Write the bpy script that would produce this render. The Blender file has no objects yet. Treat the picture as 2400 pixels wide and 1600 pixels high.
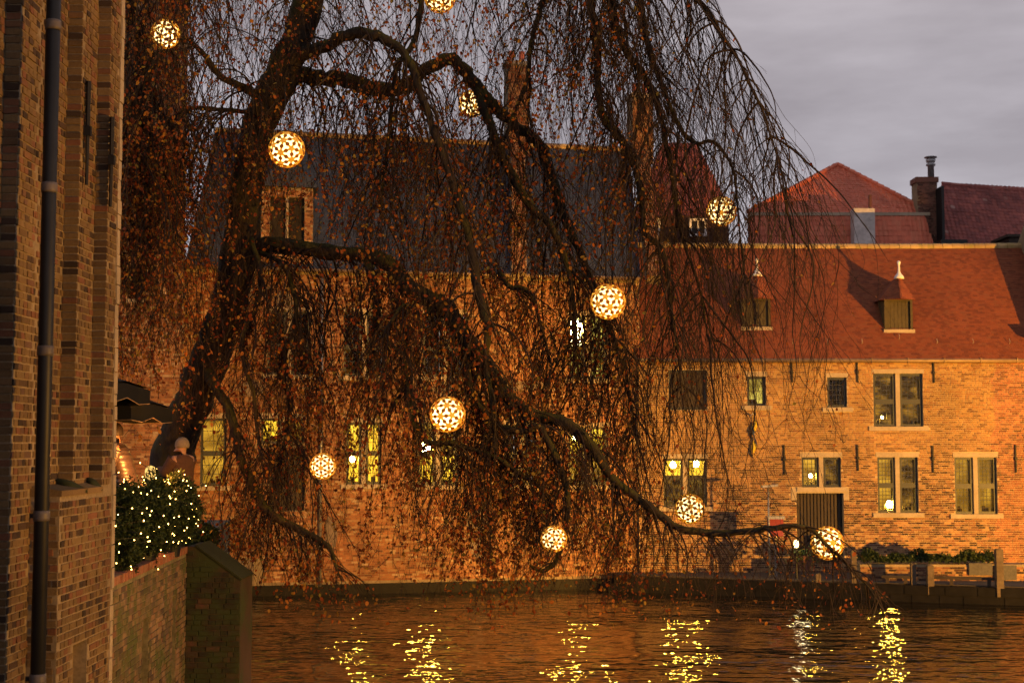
import bpy, math, random
import numpy as np
from mathutils import Vector, Matrix

random.seed(7)
RNG = np.random.default_rng(11)
SC = bpy.context.scene
COL = SC.collection
PI = math.pi

# ------------------------------------------------------------------ camera
F = 50.0 / 36.0 * 2400.0          # focal length in photograph pixels
PITCH = math.atan(240.0 / F)
EYE = 5.5                         # metres above the water
cam_d = bpy.data.cameras.new('camera')
cam_d.lens = 50; cam_d.sensor_width = 36
cam_d.clip_start = 0.1; cam_d.clip_end = 3000
cam_d.dof.use_dof = True
cam_d.dof.focus_distance = 23.0
cam_d.dof.aperture_fstop = 2.0
cam_d.dof.aperture_blades = 9
cam = bpy.data.objects.new('camera', cam_d)
COL.objects.link(cam)
cam.location = (0, 0, EYE)
cam.rotation_euler = (PI / 2 + PITCH, 0, 0)
SC.camera = cam

# ------------------------------------------------------------------ world, sun, exposure
SUN_EL, SUN_ROT = math.radians(2.0), math.radians(250)
world = bpy.data.worlds.new('World'); SC.world = world
world.use_nodes = True
wn = world.node_tree.nodes; wl = world.node_tree.links
wn.clear()
w_out = wn.new('ShaderNodeOutputWorld'); w_bg = wn.new('ShaderNodeBackground')
w_sky = wn.new('ShaderNodeTexSky'); w_sky.sky_type = 'NISHITA'; w_sky.sun_disc = False
w_sky.sun_elevation = SUN_EL; w_sky.sun_rotation = SUN_ROT
w_sky.air_density = 1.0; w_sky.dust_density = 2.0; w_sky.ozone_density = 2.0
w_tc = wn.new('ShaderNodeTexCoord')
w_map = wn.new('ShaderNodeMapping'); w_map.inputs['Scale'].default_value = (2.2, 2.2, 9.0)
w_no = wn.new('ShaderNodeTexNoise'); w_no.inputs['Scale'].default_value = 1.7
w_no.inputs['Detail'].default_value = 7; w_no.inputs['Roughness'].default_value = 0.52
w_ramp = wn.new('ShaderNodeValToRGB')
w_ramp.color_ramp.elements[0].position = 0.34; w_ramp.color_ramp.elements[0].color = (2.10, 1.88, 1.98, 1)
w_ramp.color_ramp.elements[1].position = 0.66; w_ramp.color_ramp.elements[1].color = (3.45, 3.18, 3.32, 1)
w_mix = wn.new('ShaderNodeMix'); w_mix.data_type = 'RGBA'; w_mix.inputs[0].default_value = 0.88
wl.new(w_tc.outputs['Generated'], w_map.inputs['Vector'])
wl.new(w_map.outputs[0], w_no.inputs['Vector'])
wl.new(w_no.outputs['Fac'], w_ramp.inputs[0])
wl.new(w_sky.outputs[0], w_mix.inputs[6])
wl.new(w_ramp.outputs[0], w_mix.inputs[7])
w_sep = wn.new('ShaderNodeSeparateXYZ'); wl.new(w_tc.outputs['Generated'], w_sep.inputs[0])
w_hor = wn.new('ShaderNodeValToRGB'); wl.new(w_sep.outputs[2], w_hor.inputs[0])
w_hor.color_ramp.elements[0].position = 0.05; w_hor.color_ramp.elements[0].color = (1.30, 1.34, 1.42, 1)
w_hor.color_ramp.elements[1].position = 0.30; w_hor.color_ramp.elements[1].color = (0.86, 0.84, 0.86, 1)
w_mul = wn.new('ShaderNodeMix'); w_mul.data_type = 'RGBA'; w_mul.blend_type = 'MULTIPLY'; w_mul.inputs[0].default_value = 1.0
wl.new(w_mix.outputs[2], w_mul.inputs[6]); wl.new(w_hor.outputs[0], w_mul.inputs[7])
wl.new(w_mul.outputs[2], w_bg.inputs['Color'])
w_bg.inputs['Strength'].default_value = 0.145
wl.new(w_bg.outputs[0], w_out.inputs['Surface'])

sun_d = bpy.data.lights.new('sun', 'SUN'); sun_d.energy = 0.12; sun_d.angle = math.radians(25)
sun_d.color = (1.0, 0.86, 0.74)
sun = bpy.data.objects.new('sun', sun_d); COL.objects.link(sun)
_az = SUN_ROT
_dir = Vector((math.sin(_az) * math.cos(0.25), math.cos(_az) * math.cos(0.25), math.sin(0.25)))
sun.rotation_euler = _dir.to_track_quat('Z', 'Y').to_euler()

SC.view_settings.view_transform = 'Standard'
SC.view_settings.look = 'None'
SC.view_settings.exposure = 0.4
SC.view_settings.gamma = 1.0
SC.view_settings.use_curve_mapping = False
SC.render.engine = 'CYCLES'
SC.cycles.use_denoising = True
SC.cycles.max_bounces = 4
SC.cycles.diffuse_bounces = 2
SC.cycles.glossy_bounces = 2
SC.cycles.use_adaptive_sampling = True
SC.cycles.adaptive_threshold = 0.04
SC.cycles.transmission_bounces = 4
SC.cycles.transparent_max_bounces = 6
SC.cycles.sample_clamp_indirect = 12.0
SC.cycles.sample_clamp_direct = 0.0
SC.cycles.caustics_reflective = False
SC.cycles.caustics_refractive = False

# assumed warm floodlights, added unseen on the near quay, right of the frame
ASSUMED_FLOOD = (1.0, 0.45, 0.055)
ASSUMED_FLOODLIGHTS = [  # position, aim, watts, spot size
    ((37.0, 27.0, 1.5), (13.5, 55.0, 5.6), 120000, 43),  # assumed from the slant of the roof shadows
    ((14.5, 22.0, 1.6), (-6.5, 53.0, 3.2), 60000, 48),  # added to light the left house below its eaves
    ((15.0, 9.0, 2.4), (-1.9, 21.8, 7.2), 14500, 62),  # added to light the tree and the near wall
]

# ------------------------------------------------------------------ helpers
def P(px, py, Y):
    """point at world depth Y on the sight line through photograph pixel (2400 x 1600)"""
    dx = (px - 1200.0) / F; dz = (800.0 - py) / F
    c, s = math.cos(PITCH), math.sin(PITCH)
    d = (dx, c - dz * s, s + dz * c)
    k = Y / d[1]
    return Vector((d[0] * k, Y, EYE + d[2] * k))

def px_of(x, y, z):
    c, s = math.cos(PITCH), math.sin(PITCH)
    f = y * c + (z - EYE) * s
    u = -y * s + (z - EYE) * c
    return 1200 + F * x / f, 800 - F * u / f

WORLD = {}
def link(o, parent=None):
    COL.objects.link(o)
    if parent is not None:
        o.parent = parent
        o.matrix_parent_inverse = WORLD[parent].inverted()
    return o

def mesh_np(name, V, faces_list, smooth=False):
    """faces_list: list of int arrays (n, k)"""
    me = bpy.data.meshes.new(name)
    V = np.asarray(V, dtype=np.float32)
    loops = np.concatenate([np.asarray(f, dtype=np.int32).ravel() for f in faces_list])
    tot = np.concatenate([np.full(len(f), np.asarray(f).shape[1], dtype=np.int32) for f in faces_list])
    start = np.concatenate([[0], np.cumsum(tot)[:-1]]).astype(np.int32)
    me.vertices.add(len(V)); me.vertices.foreach_set('co', V.ravel())
    me.loops.add(len(loops)); me.loops.foreach_set('vertex_index', loops)
    me.polygons.add(len(tot)); me.polygons.foreach_set('loop_start', start); me.polygons.foreach_set('loop_total', tot)
    me.update(calc_edges=True); me.validate()
    me.polygons.foreach_set('use_smooth', np.full(len(me.polygons), smooth, dtype=bool))
    return me

def shade(me, on=True):
    me.polygons.foreach_set('use_smooth', np.full(len(me.polygons), on, dtype=bool))

class MB:
    def __init__(s): s.v = []; s.f = []
    def add(s, verts, faces):
        b = len(s.v); s.v += [tuple(v) for v in verts]; s.f += [tuple(i + b for i in f) for f in faces]; return s
    def box(s, lo, hi, bev=0.0):
        x0, y0, z0 = lo; x1, y1, z1 = hi
        return s.add([(x0,y0,z0),(x1,y0,z0),(x1,y1,z0),(x0,y1,z0),(x0,y0,z1),(x1,y0,z1),(x1,y1,z1),(x0,y1,z1)],
                     [(0,3,2,1),(4,5,6,7),(0,1,5,4),(1,2,6,5),(2,3,7,6),(3,0,4,7)])
    def obox(s, c, ax, ay, az):
        c, ax, ay, az = Vector(c), Vector(ax), Vector(ay), Vector(az)
        vs = [c + ax*i + ay*j + az*k for k in (-1,1) for i, j in ((-1,-1),(1,-1),(1,1),(-1,1))]
        return s.add(vs, [(0,3,2,1),(4,5,6,7),(0,1,5,4),(1,2,6,5),(2,3,7,6),(3,0,4,7)])
    def tube(s, pts, rad, n=8, caps=True):
        pts = [Vector(p) for p in pts]; b = len(s.v); m = len(pts)
        if not hasattr(rad, '__len__'): rad = [rad] * m
        t0 = (pts[1] - pts[0]).normalized()
        ref = Vector((0, 0, 1)) if abs(t0.z) < 0.9 else Vector((1, 0, 0))
        a = t0.cross(ref).normalized()
        for i in range(m):
            t = (pts[min(i+1, m-1)] - pts[max(i-1, 0)])
            t = t.normalized() if t.length > 1e-9 else t0
            a = (a - t * a.dot(t)); a = a.normalized() if a.length > 1e-6 else t.orthogonal().normalized()
            c = t.cross(a)
            for k in range(n):
                th = 2 * PI * k / n
                s.v.append(tuple(pts[i] + (a * math.cos(th) + c * math.sin(th)) * rad[i]))
        for i in range(m - 1):
            for k in range(n):
                k2 = (k + 1) % n
                s.f.append((b + i*n + k, b + i*n + k2, b + (i+1)*n + k2, b + (i+1)*n + k))
        if caps:
            s.f.append(tuple(b + k for k in range(n))[::-1]); s.f.append(tuple(b + (m-1)*n + k for k in range(n)))
        return s
    def loft(s, rings, closed_caps=True):
        b = len(s.v); n = len(rings[0])
        for r in rings: s.v += [tuple(p) for p in r]
        for i in range(len(rings) - 1):
            for k in range(n):
                k2 = (k + 1) % n
                s.f.append((b + i*n + k, b + i*n + k2, b + (i+1)*n + k2, b + (i+1)*n + k))
        if closed_caps:
            s.f.append(tuple(b + k for k in range(n))[::-1]); s.f.append(tuple(b + (len(rings)-1)*n + k for k in range(n)))
        return s
    def lathe(s, prof, c, n=16):
        rings = [[(c[0] + r*math.cos(2*PI*k/n), c[1] + r*math.sin(2*PI*k/n), c[2] + z) for k in range(n)] for r, z in prof]
        return s.loft(rings)
    def build(s, name, mat, parent=None, smooth=False):
        me = bpy.data.meshes.new(name); me.from_pydata(s.v, [], s.f); me.update()
        if smooth: shade(me)
        return obj(name, me, mat, parent)

def obj(name, me, mat, parent=None, matrix=None):
    o = bpy.data.objects.new(name, me)
    if mat is not None and len(me.materials) == 0: me.materials.append(mat)
    link(o, parent)
    if matrix is not None: o.matrix_basis = matrix
    WORLD[o] = matrix.copy() if matrix is not None else Matrix.Identity(4)
    return o

def tag(o, label, cat, group=None):
    o['label'] = label; o['category'] = cat
    if group: o['group'] = group
    return o

def thing(name, label, cat, loc=(0, 0, 0), group=None):
    o = bpy.data.objects.new(name, None); COL.objects.link(o)
    o.location = loc; o.empty_display_size = 0.3
    WORLD[o] = Matrix.Translation(Vector(loc))
    return tag(o, label, cat, group)

def structure(o):
    o['kind'] = 'structure'; return o

def stuff(o):
    o['kind'] = 'stuff'; return o

# ------------------------------------------------------------------ materials
class NT:
    def __init__(s, name):
        s.m = bpy.data.materials.new(name); s.m.use_nodes = True
        s.t = s.m.node_tree; s.t.nodes.clear()
        s.out = s.t.nodes.new('ShaderNodeOutputMaterial')
    def n(s, typ, props=None, **inp):
        nd = s.t.nodes.new('ShaderNode' + typ)
        for k, v in (props or {}).items(): setattr(nd, k, v)
        for k, v in inp.items():
            key = k.replace('_', ' ')
            s.set(nd, key if key in nd.inputs else k, v)
        return nd
    def set(s, nd, key, v):
        sock = nd.inputs[int(key[1:])] if isinstance(key, str) and key[0] == '#' else nd.inputs[key]
        if hasattr(v, 'links') and hasattr(v, 'node'): s.t.links.new(v, sock)
        else: sock.default_value = v
    def ramp(s, fac, stops, interp='LINEAR'):
        nd = s.t.nodes.new('ShaderNodeValToRGB'); r = nd.color_ramp; r.interpolation = interp
        while len(r.elements) < len(stops): r.elements.new(0.5)
        for e, (p, c) in zip(r.elements, stops): e.position = p; e.color = (*c, 1)
        s.t.links.new(fac, nd.inputs[0]); return nd.outputs[0]
    def mix(s, fac, a, b, blend='MIX'):
        nd = s.t.nodes.new('ShaderNodeMix'); nd.data_type = 'RGBA'; nd.blend_type = blend
        for sock, v in ((nd.inputs[0], fac), (nd.inputs[6], a), (nd.inputs[7], b)):
            if hasattr(v, 'node'): s.t.links.new(v, sock)
            else: sock.default_value = v if not isinstance(v, tuple) or len(v) == 4 else (*v, 1)
        return nd.outputs[2]
    def math(s, op, a, b=0.0, clamp=False):
        nd = s.t.nodes.new('ShaderNodeMath'); nd.operation = op; nd.use_clamp = clamp
        for i, v in enumerate((a, b)):
            if hasattr(v, 'node'): s.t.links.new(v, nd.inputs[i])
            else: nd.inputs[i].default_value = v
        return nd.outputs[0]
    def pos(s): return s.n('NewGeometry').outputs['Position']
    def noise(s, scale, detail=3.0, rough=0.5, vec=None):
        nd = s.n('TexNoise'); nd.inputs['Scale'].default_value = scale
        nd.inputs['Detail'].default_value = detail; nd.inputs['Roughness'].default_value = rough
        s.t.links.new(vec if vec is not None else s.pos(), nd.inputs['Vector']); return nd.outputs['Fac']
    def rnd(s):
        a = s.n('ObjectInfo').outputs['Random']; b = s.n('NewGeometry').outputs['Random Per Island']
        return s.math('FRACT', s.math('ADD', a, b))
    def bump(s, h, strength=0.3, dist=0.01):
        nd = s.n('Bump'); nd.inputs['Strength'].default_value = strength; nd.inputs['Distance'].default_value = dist
        s.t.links.new(h, nd.inputs['Height']); return nd.outputs[0]
    def principled(s, color, rough=0.8, normal=None, metallic=0.0, spec=0.3):
        b = s.n('BsdfPrincipled')
        s.set(b, 'Base Color', color if hasattr(color, 'node') else (*color, 1))
        s.set(b, 'Roughness', rough); b.inputs['Metallic'].default_value = metallic
        b.inputs['Specular IOR Level'].default_value = spec
        if normal is not None: s.t.links.new(normal, b.inputs['Normal'])
        s.t.links.new(b.outputs[0], s.out.inputs['Surface']); return b

def m_pieces(name, stops, stain=(0.62, 1.12), stain_scale=0.7, fine=30, rough=0.85, moss=None, bump=0.4, spec=0.25, extra=None):
    """bricks, tiles, slates: one colour per piece, weathering across the surface"""
    t = NT(name)
    c = t.ramp(t.rnd(), stops)
    if extra: c = extra(t, c)
    s1 = t.ramp(t.noise(stain_scale, 5, 0.62), [(0.3, (stain[0],)*3), (0.72, (stain[1],)*3)])
    c = t.mix(1.0, c, s1, 'MULTIPLY')
    nf = t.noise(fine, 4, 0.6)
    c = t.mix(1.0, c, t.ramp(nf, [(0.25, (0.72,)*3), (0.75, (1.15,)*3)]), 'MULTIPLY')
    if moss:
        mf = t.ramp(t.noise(moss[1], 5, 0.65), [(moss[2], (0, 0, 0)), (moss[2] + 0.16, (1, 1, 1))])
        c = t.mix(mf, c, (*moss[0], 1))
    t.principled(c, rough, t.bump(nf, bump, 0.006), spec=spec)
    return t.m

def m_plain(name, color, rough=0.7, fine=14, var=0.25, metallic=0.0, spec=0.3, bump=0.2, coarse=1.2):
    t = NT(name)
    n1 = t.noise(fine, 5, 0.62); n2 = t.noise(coarse, 3)
    c = t.mix(1.0, (*color, 1), t.ramp(n1, [(0.25, (1 - var,)*3), (0.75, (1 + var*0.6,)*3)]), 'MULTIPLY')
    c = t.mix(1.0, c, t.ramp(n2, [(0.3, (1 - var*0.7,)*3), (0.7, (1 + var*0.3,)*3)]), 'MULTIPLY')
    t.principled(c, rough, t.bump(n1, bump, 0.01), metallic, spec)
    return t.m

def m_emit(name, color, strength):
    t = NT(name); e = t.n('Emission'); e.inputs[0].default_value = (*color, 1); e.inputs[1].default_value = strength
    t.t.links.new(e.outputs[0], t.out.inputs['Surface']); return t.m

def m_room(name, lo, hi, strength, scale=1.5):
    """a lit room seen through a window: uneven warm light on walls, shelves and curtains"""
    t = NT(name)
    mp = t.n('Mapping'); t.t.links.new(t.pos(), mp.inputs[0]); mp.inputs['Scale'].default_value = (1.0, 1.0, 1.8)
    n = t.noise(scale, 4, 0.55, mp.outputs[0])
    c = t.ramp(n, [(0.25, tuple(v * 0.5 for v in lo)), (0.45, lo), (0.75, hi)])
    e = t.n('Emission'); t.t.links.new(c, e.inputs[0]); e.inputs[1].default_value = strength
    t.m.cycles.emission_sampling = 'NONE'
    t.t.links.new(e.outputs[0], t.out.inputs['Surface']); return t.m

def m_glass(name, tint=(0.96, 0.92, 0.80)):
    t = NT(name)
    g = t.n('BsdfGlossy'); g.inputs['Roughness'].default_value = 0.06; g.inputs['Color'].default_value = (.6, .6, .6, 1)
    t.t.links.new(t.bump(t.noise(6, 2), 0.25, 0.02), g.inputs['Normal'])
    tr = t.n('BsdfTransparent'); tr.inputs[0].default_value = (*tint, 1)
    fr = t.n('Fresnel'); fr.inputs[0].default_value = 1.3
    mx = t.n('MixShader'); t.t.links.new(fr.outputs[0], mx.inputs[0])
    t.t.links.new(tr.outputs[0], mx.inputs[1]); t.t.links.new(g.outputs[0], mx.inputs[2])
    t.t.links.new(mx.outputs[0], t.out.inputs['Surface']); return t.m

def m_leaf(name, stops, trans=0.52, rough=0.6):
    t = NT(name)
    c = t.ramp(t.rnd(), stops)
    c = t.mix(1.0, c, t.ramp(t.noise(9, 3), [(0.3, (0.7,)*3), (0.7, (1.15,)*3)]), 'MULTIPLY')
    d = t.n('BsdfPrincipled'); t.t.links.new(c, d.inputs['Base Color']); d.inputs['Roughness'].default_value = rough
    d.inputs['Specular IOR Level'].default_value = 0.25
    tr = t.n('BsdfTranslucent'); t.t.links.new(c, tr.inputs[0])
    mx = t.n('MixShader'); mx.inputs[0].default_value = trans
    t.t.links.new(d.outputs[0], mx.inputs[1]); t.t.links.new(tr.outputs[0], mx.inputs[2])
    t.t.links.new(mx.outputs[0], t.out.inputs['Surface']); return t.m

def _gable_mix(t, c):
    """upper courses are yellow-orange restoration brick, lower ones older purple-brown; the end bay is redder"""
    sep = t.n('SeparateXYZ'); t.t.links.new(t.pos(), sep.inputs[0])
    nz = t.noise(0.45, 3)
    h = t.math('ADD', sep.outputs[2], t.math('MULTIPLY', nz, 3.0))
    low = t.ramp(t.math('MULTIPLY', h, 0.1), [(0.46, (1, 1, 1)), (0.80, (0, 0, 0))])
    c2 = t.ramp(t.rnd(), [(0.0, (0.035, 0.02, 0.018)), (0.3, (0.11, 0.05, 0.035)), (0.55, (0.28, 0.12, 0.06)), (0.8, (0.42, 0.25, 0.12)), (1.0, (0.16, 0.08, 0.05))])
    c = t.mix(low, c, c2)
    xe = t.math('ADD', sep.outputs[0], t.math('MULTIPLY', t.noise(0.9, 2), 1.1))
    red = t.ramp(t.math('SUBTRACT', xe, 19.1), [(0.0, (0, 0, 0)), (0.12, (1, 1, 1))])
    c3 = t.ramp(t.rnd(), [(0.0, (0.11, 0.045, 0.03)), (0.5, (0.30, 0.11, 0.06)), (1.0, (0.36, 0.16, 0.08))])
    return t.mix(red, c, c3)

MAT = dict(
    brick_far=m_pieces('far_house_brick', [(0, (0.17, 0.08, 0.035)), (0.25, (0.33, 0.18, 0.07)), (0.6, (0.43, 0.255, 0.095)), (0.85, (0.37, 0.18, 0.065)), (1, (0.25, 0.11, 0.05))], stain=(0.52, 1.18), stain_scale=0.45, extra=_gable_mix),
    brick_left=m_pieces('canal_house_brick', [(0, (0.12, 0.05, 0.028)), (0.3, (0.27, 0.105, 0.045)), (0.65, (0.34, 0.145, 0.06)), (0.9, (0.38, 0.21, 0.10)), (1, (0.44, 0.31, 0.19))], stain=(0.55, 1.15)),
    brick_near=m_pieces('near_wall_brick', [(0, (0.045, 0.03, 0.02)), (0.12, (0.07, 0.042, 0.026)), (0.18, (0.14, 0.086, 0.040)), (0.5, (0.19, 0.120, 0.052)), (0.76, (0.21, 0.138, 0.060)), (0.84, (0.19, 0.09, 0.045)), (0.95, (0.20, 0.085, 0.045)), (1, (0.13, 0.08, 0.05))], stain=(0.5, 1.12), fine=45),
    brick_moss=m_pieces('parapet_brick', [(0, (0.08, 0.055, 0.04)), (0.4, (0.20, 0.13, 0.08)), (0.8, (0.28, 0.18, 0.10)), (1, (0.20, 0.09, 0.05))], stain=(0.5, 1.1), moss=((0.075, 0.085, 0.025), 2.2, 0.46)),
    brick_butt=m_pieces('buttress_brick', [(0, (0.025, 0.02, 0.014)), (0.5, (0.05, 0.032, 0.02)), (0.8, (0.075, 0.05, 0.03)), (1, (0.16, 0.06, 0.04))], stain=(0.4, 1.0), moss=((0.035, 0.045, 0.014), 1.6, 0.42)),
    coping=m_pieces('coping_brick', [(0, (0.22, 0.08, 0.05)), (0.5, (0.38, 0.15, 0.08)), (1, (0.30, 0.16, 0.09))], moss=((0.06, 0.07, 0.02), 3.0, 0.56)),
    brick_chim=m_pieces('chimney_brick', [(0, (0.07, 0.03, 0.025)), (0.6, (0.16, 0.07, 0.05)), (1, (0.22, 0.10, 0.07))]),
    mortar=m_plain('mortar', (0.45, 0.34, 0.20), 0.95, 22, 0.3),
    mortar_dark=m_plain('old_mortar', (0.25, 0.19, 0.115), 0.95, 22, 0.4),
    mortar_moss=m_plain('mossy_mortar', (0.20, 0.17, 0.09), 0.95, 12, 0.5),
    stone=m_plain('pale_stone', (0.36, 0.29, 0.205), 0.85, 18, 0.25),
    stone_grey=m_plain('grey_stone', (0.085, 0.08, 0.075), 0.9, 12, 0.35),
    plaster=m_plain('pale_plaster', (0.20, 0.15, 0.11), 0.9, 6, 0.4),
    tile=m_pieces('plain_roof_tile', [(0, (0.155, 0.044, 0.020)), (0.3, (0.20, 0.056, 0.023)), (0.7, (0.245, 0.068, 0.027)), (1, (0.21, 0.07, 0.030))], stain=(0.74, 1.06), stain_scale=0.5, rough=0.8),
    pantile=m_pieces('red_pantile', [(0, (0.50, 0.125, 0.065)), (0.5, (0.62, 0.155, 0.08)), (1, (0.56, 0.17, 0.09))], stain=(0.75, 1.08), rough=0.6, spec=0.4),
    pantile_old=m_pieces('weathered_pantile', [(0, (0.19, 0.06, 0.055)), (0.5, (0.27, 0.08, 0.07)), (0.97, (0.32, 0.095, 0.075)), (0.985, (0.36, 0.20, 0.17)), (1, (0.36, 0.22, 0.19))], stain=(0.6, 1.15), rough=0.75),
    slate=m_pieces('blue_slate', [(0, (0.022, 0.027, 0.042)), (0.5, (0.032, 0.039, 0.060)), (1, (0.045, 0.052, 0.072))], stain=(0.65, 1.2), rough=0.55, spec=0.35),
    ridge=m_pieces('lichened_ridge', [(0, (0.40, 0.27, 0.12)), (1, (0.50, 0.36, 0.17))], moss=((0.24, 0.20, 0.06), 4.0, 0.5)),
    frame=m_plain('dark_green_frame', (0.022, 0.026, 0.026), 0.45, 20, 0.2, spec=0.4),
    lead=m_plain('lead_cames', (0.035, 0.033, 0.03), 0.6),
    iron=m_plain('wrought_iron', (0.012, 0.011, 0.011), 0.6, 30, 0.3),
    pipe=m_plain('dark_downpipe', (0.012, 0.0125, 0.014), 0.5, 6, 0.35, spec=0.3),
    zinc=m_plain('zinc', (0.30, 0.30, 0.31), 0.45, 8, 0.3, metallic=0.6),
    gutter=m_plain('gutter_copper', (0.22, 0.15, 0.09), 0.5, 8, 0.3, metallic=0.3),
    wood=m_plain('weathered_wood', (0.10, 0.075, 0.055), 0.85, 10, 0.4),
    wood_dark=m_plain('dark_boards', (0.045, 0.033, 0.024), 0.7, 10, 0.35),
    wood_olive=m_plain('olive_boards', (0.060, 0.046, 0.020), 0.7, 10, 0.35),
    bark=None, twig=None,
    glass=m_glass('window_glass'),
    black=m_plain('black_paint', (0.010, 0.010, 0.011), 0.5, 10, 0.2),
    canvas=m_plain('dark_canvas', (0.005, 0.005, 0.006), 0.9, 60, 0.25),
    canvas_edge=m_plain('canvas_hem', (0.16, 0.11, 0.07), 0.9, 30, 0.25),
    dark_room=m_plain('unlit_room', (0.020, 0.015, 0.010), 0.9, 3, 0.4),
    paving=m_plain('quay_paving', (0.07, 0.06, 0.05), 0.9, 4, 0.35),
    wet=m_plain('wet_quay_stone', (0.010, 0.009, 0.008), 0.6, 4, 0.4, spec=0.12),
    earth=m_plain('town_ground', (0.10, 0.09, 0.08), 0.95, 2, 0.3),
    red_paint=m_plain('red_paint', (0.20, 0.022, 0.016), 0.45, 20, 0.15),
    white=m_plain('white_paint', (0.72, 0.70, 0.68), 0.5, 12, 0.12),
    yellow_cloth=m_plain('yellow_cloth', (0.62, 0.45, 0.04), 0.9, 20, 0.15),
    blue_cloth=m_plain('blue_cloth', (0.05, 0.09, 0.22), 0.9, 20, 0.15),
    room_warm=m_room('room_light_warm', (0.26, 0.13, 0.014), (0.85, 0.48, 0.050), 1.15, 0.8),
    room_dim=m_room('room_light_dim', (0.07, 0.035, 0.008), (0.55, 0.28, 0.035), 0.75, 2.2),
    room_bright=m_room('room_light_bright', (0.62, 0.36, 0.022), (1.0, 0.64, 0.06), 2.3, 0.7),
    room_white=m_room('room_light_white', (0.85, 0.78, 0.40), (1.0, 0.93, 0.62), 8.0, 0.8),
    room_green=m_room('room_light_green', (0.28, 0.20, 0.03), (0.80, 0.66, 0.14), 1.2, 1.2),
    bulb=m_emit('lamp_bulb', (1.0, 0.80, 0.42), 60),
    window_lamp=m_emit('window_lamp_glow', (1.0, 0.66, 0.10), 420),  # shared by real room lamps and those added for water glints
    fairy=m_emit('fairy_bulb', (1.0, 0.56, 0.12), 18),
)

MAT['fairy'].cycles.emission_sampling = 'NONE'
def m_bark():
    t = NT('mossy_bark')
    mp = t.n('Mapping'); t.t.links.new(t.pos(), mp.inputs[0]); mp.inputs['Scale'].default_value = (1, 1, 0.35)
    n1 = t.noise(9, 6, 0.65, mp.outputs[0]); n2 = t.noise(2.2, 4)
    c = t.ramp(n1, [(0.3, (0.012, 0.009, 0.007)), (0.7, (0.045, 0.032, 0.021))])
    g = t.n('NewGeometry'); sep = t.n('SeparateXYZ'); t.t.links.new(g.outputs['Normal'], sep.inputs[0])
    m = t.math('ADD', t.math('MULTIPLY', sep.outputs[2], 0.22), n2)
    mf = t.ramp(m, [(0.50, (0, 0, 0)), (0.72, (1, 1, 1))])
    c = t.mix(mf, c, (0.062, 0.056, 0.011, 1))
    t.principled(c, 0.85, t.bump(n1, 1.0, 0.06), spec=0.2)
    return t.m
MAT['bark'] = m_bark()
def m_twig():
    t = NT('twig_bark')
    c = t.ramp(t.rnd(), [(0, (0.016, 0.010, 0.008)), (0.6, (0.034, 0.020, 0.013)), (1, (0.060, 0.042, 0.02))])
    t.principled(c, 0.8, spec=0.2); return t.m
MAT['twig'] = m_twig()
MAT['leaf'] = m_leaf('copper_beech_leaf', [(0, (0.16, 0.032, 0.011)), (0.3, (0.36, 0.080, 0.017)), (0.62, (0.54, 0.165, 0.026)), (0.85, (0.56, 0.27, 0.038)), (1, (0.34, 0.27, 0.045))])
MAT['green'] = m_leaf('evergreen_leaf', [(0, (0.018, 0.032, 0.010)), (0.6, (0.035, 0.055, 0.016)), (1, (0.06, 0.08, 0.02))], 0.25)

def m_water():
    t = NT('canal_water')
    mp = t.n('Mapping'); t.t.links.new(t.pos(), mp.inputs[0]); mp.inputs['Scale'].default_value = (0.75, 1.3, 1.0)
    mp.inputs['Rotation'].default_value = (0, 0, 0.10)
    n1 = t.noise(1.7, 1.5, 0.45, mp.outputs[0]); n2 = t.noise(0.5, 1, 0.5, mp.outputs[0]); n3 = t.noise(4.2, 1, 0.5, mp.outputs[0])
    h = t.math('ADD', t.math('MULTIPLY', n1, 0.20), t.math('ADD', t.math('MULTIPLY', n2, 0.20), t.math('MULTIPLY', n3, 0.042)))
    ruf = t.ramp(t.noise(0.16, 2, 0.5, mp.outputs[0]), [(0.35, (.45,)*3), (0.65, (1.15,)*3)])
    h = t.math('MULTIPLY', h, ruf)
    b = t.n('Bump'); b.inputs['Strength'].default_value = 1.0; b.inputs['Distance'].default_value = 0.62
    t.t.links.new(h, b.inputs['Height'])
    p = t.n('BsdfPrincipled'); p.inputs['Base Color'].default_value = (0.010, 0.007, 0.004, 1)
    p.inputs['Roughness'].default_value = 0.045; p.inputs['IOR'].default_value = 1.333
    p.inputs['Specular IOR Level'].default_value = 0.5
    t.t.links.new(b.outputs[0], p.inputs['Normal'])
    t.t.links.new(p.outputs[0], t.out.inputs['Surface']); return t.m
MAT['water'] = m_water()

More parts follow.
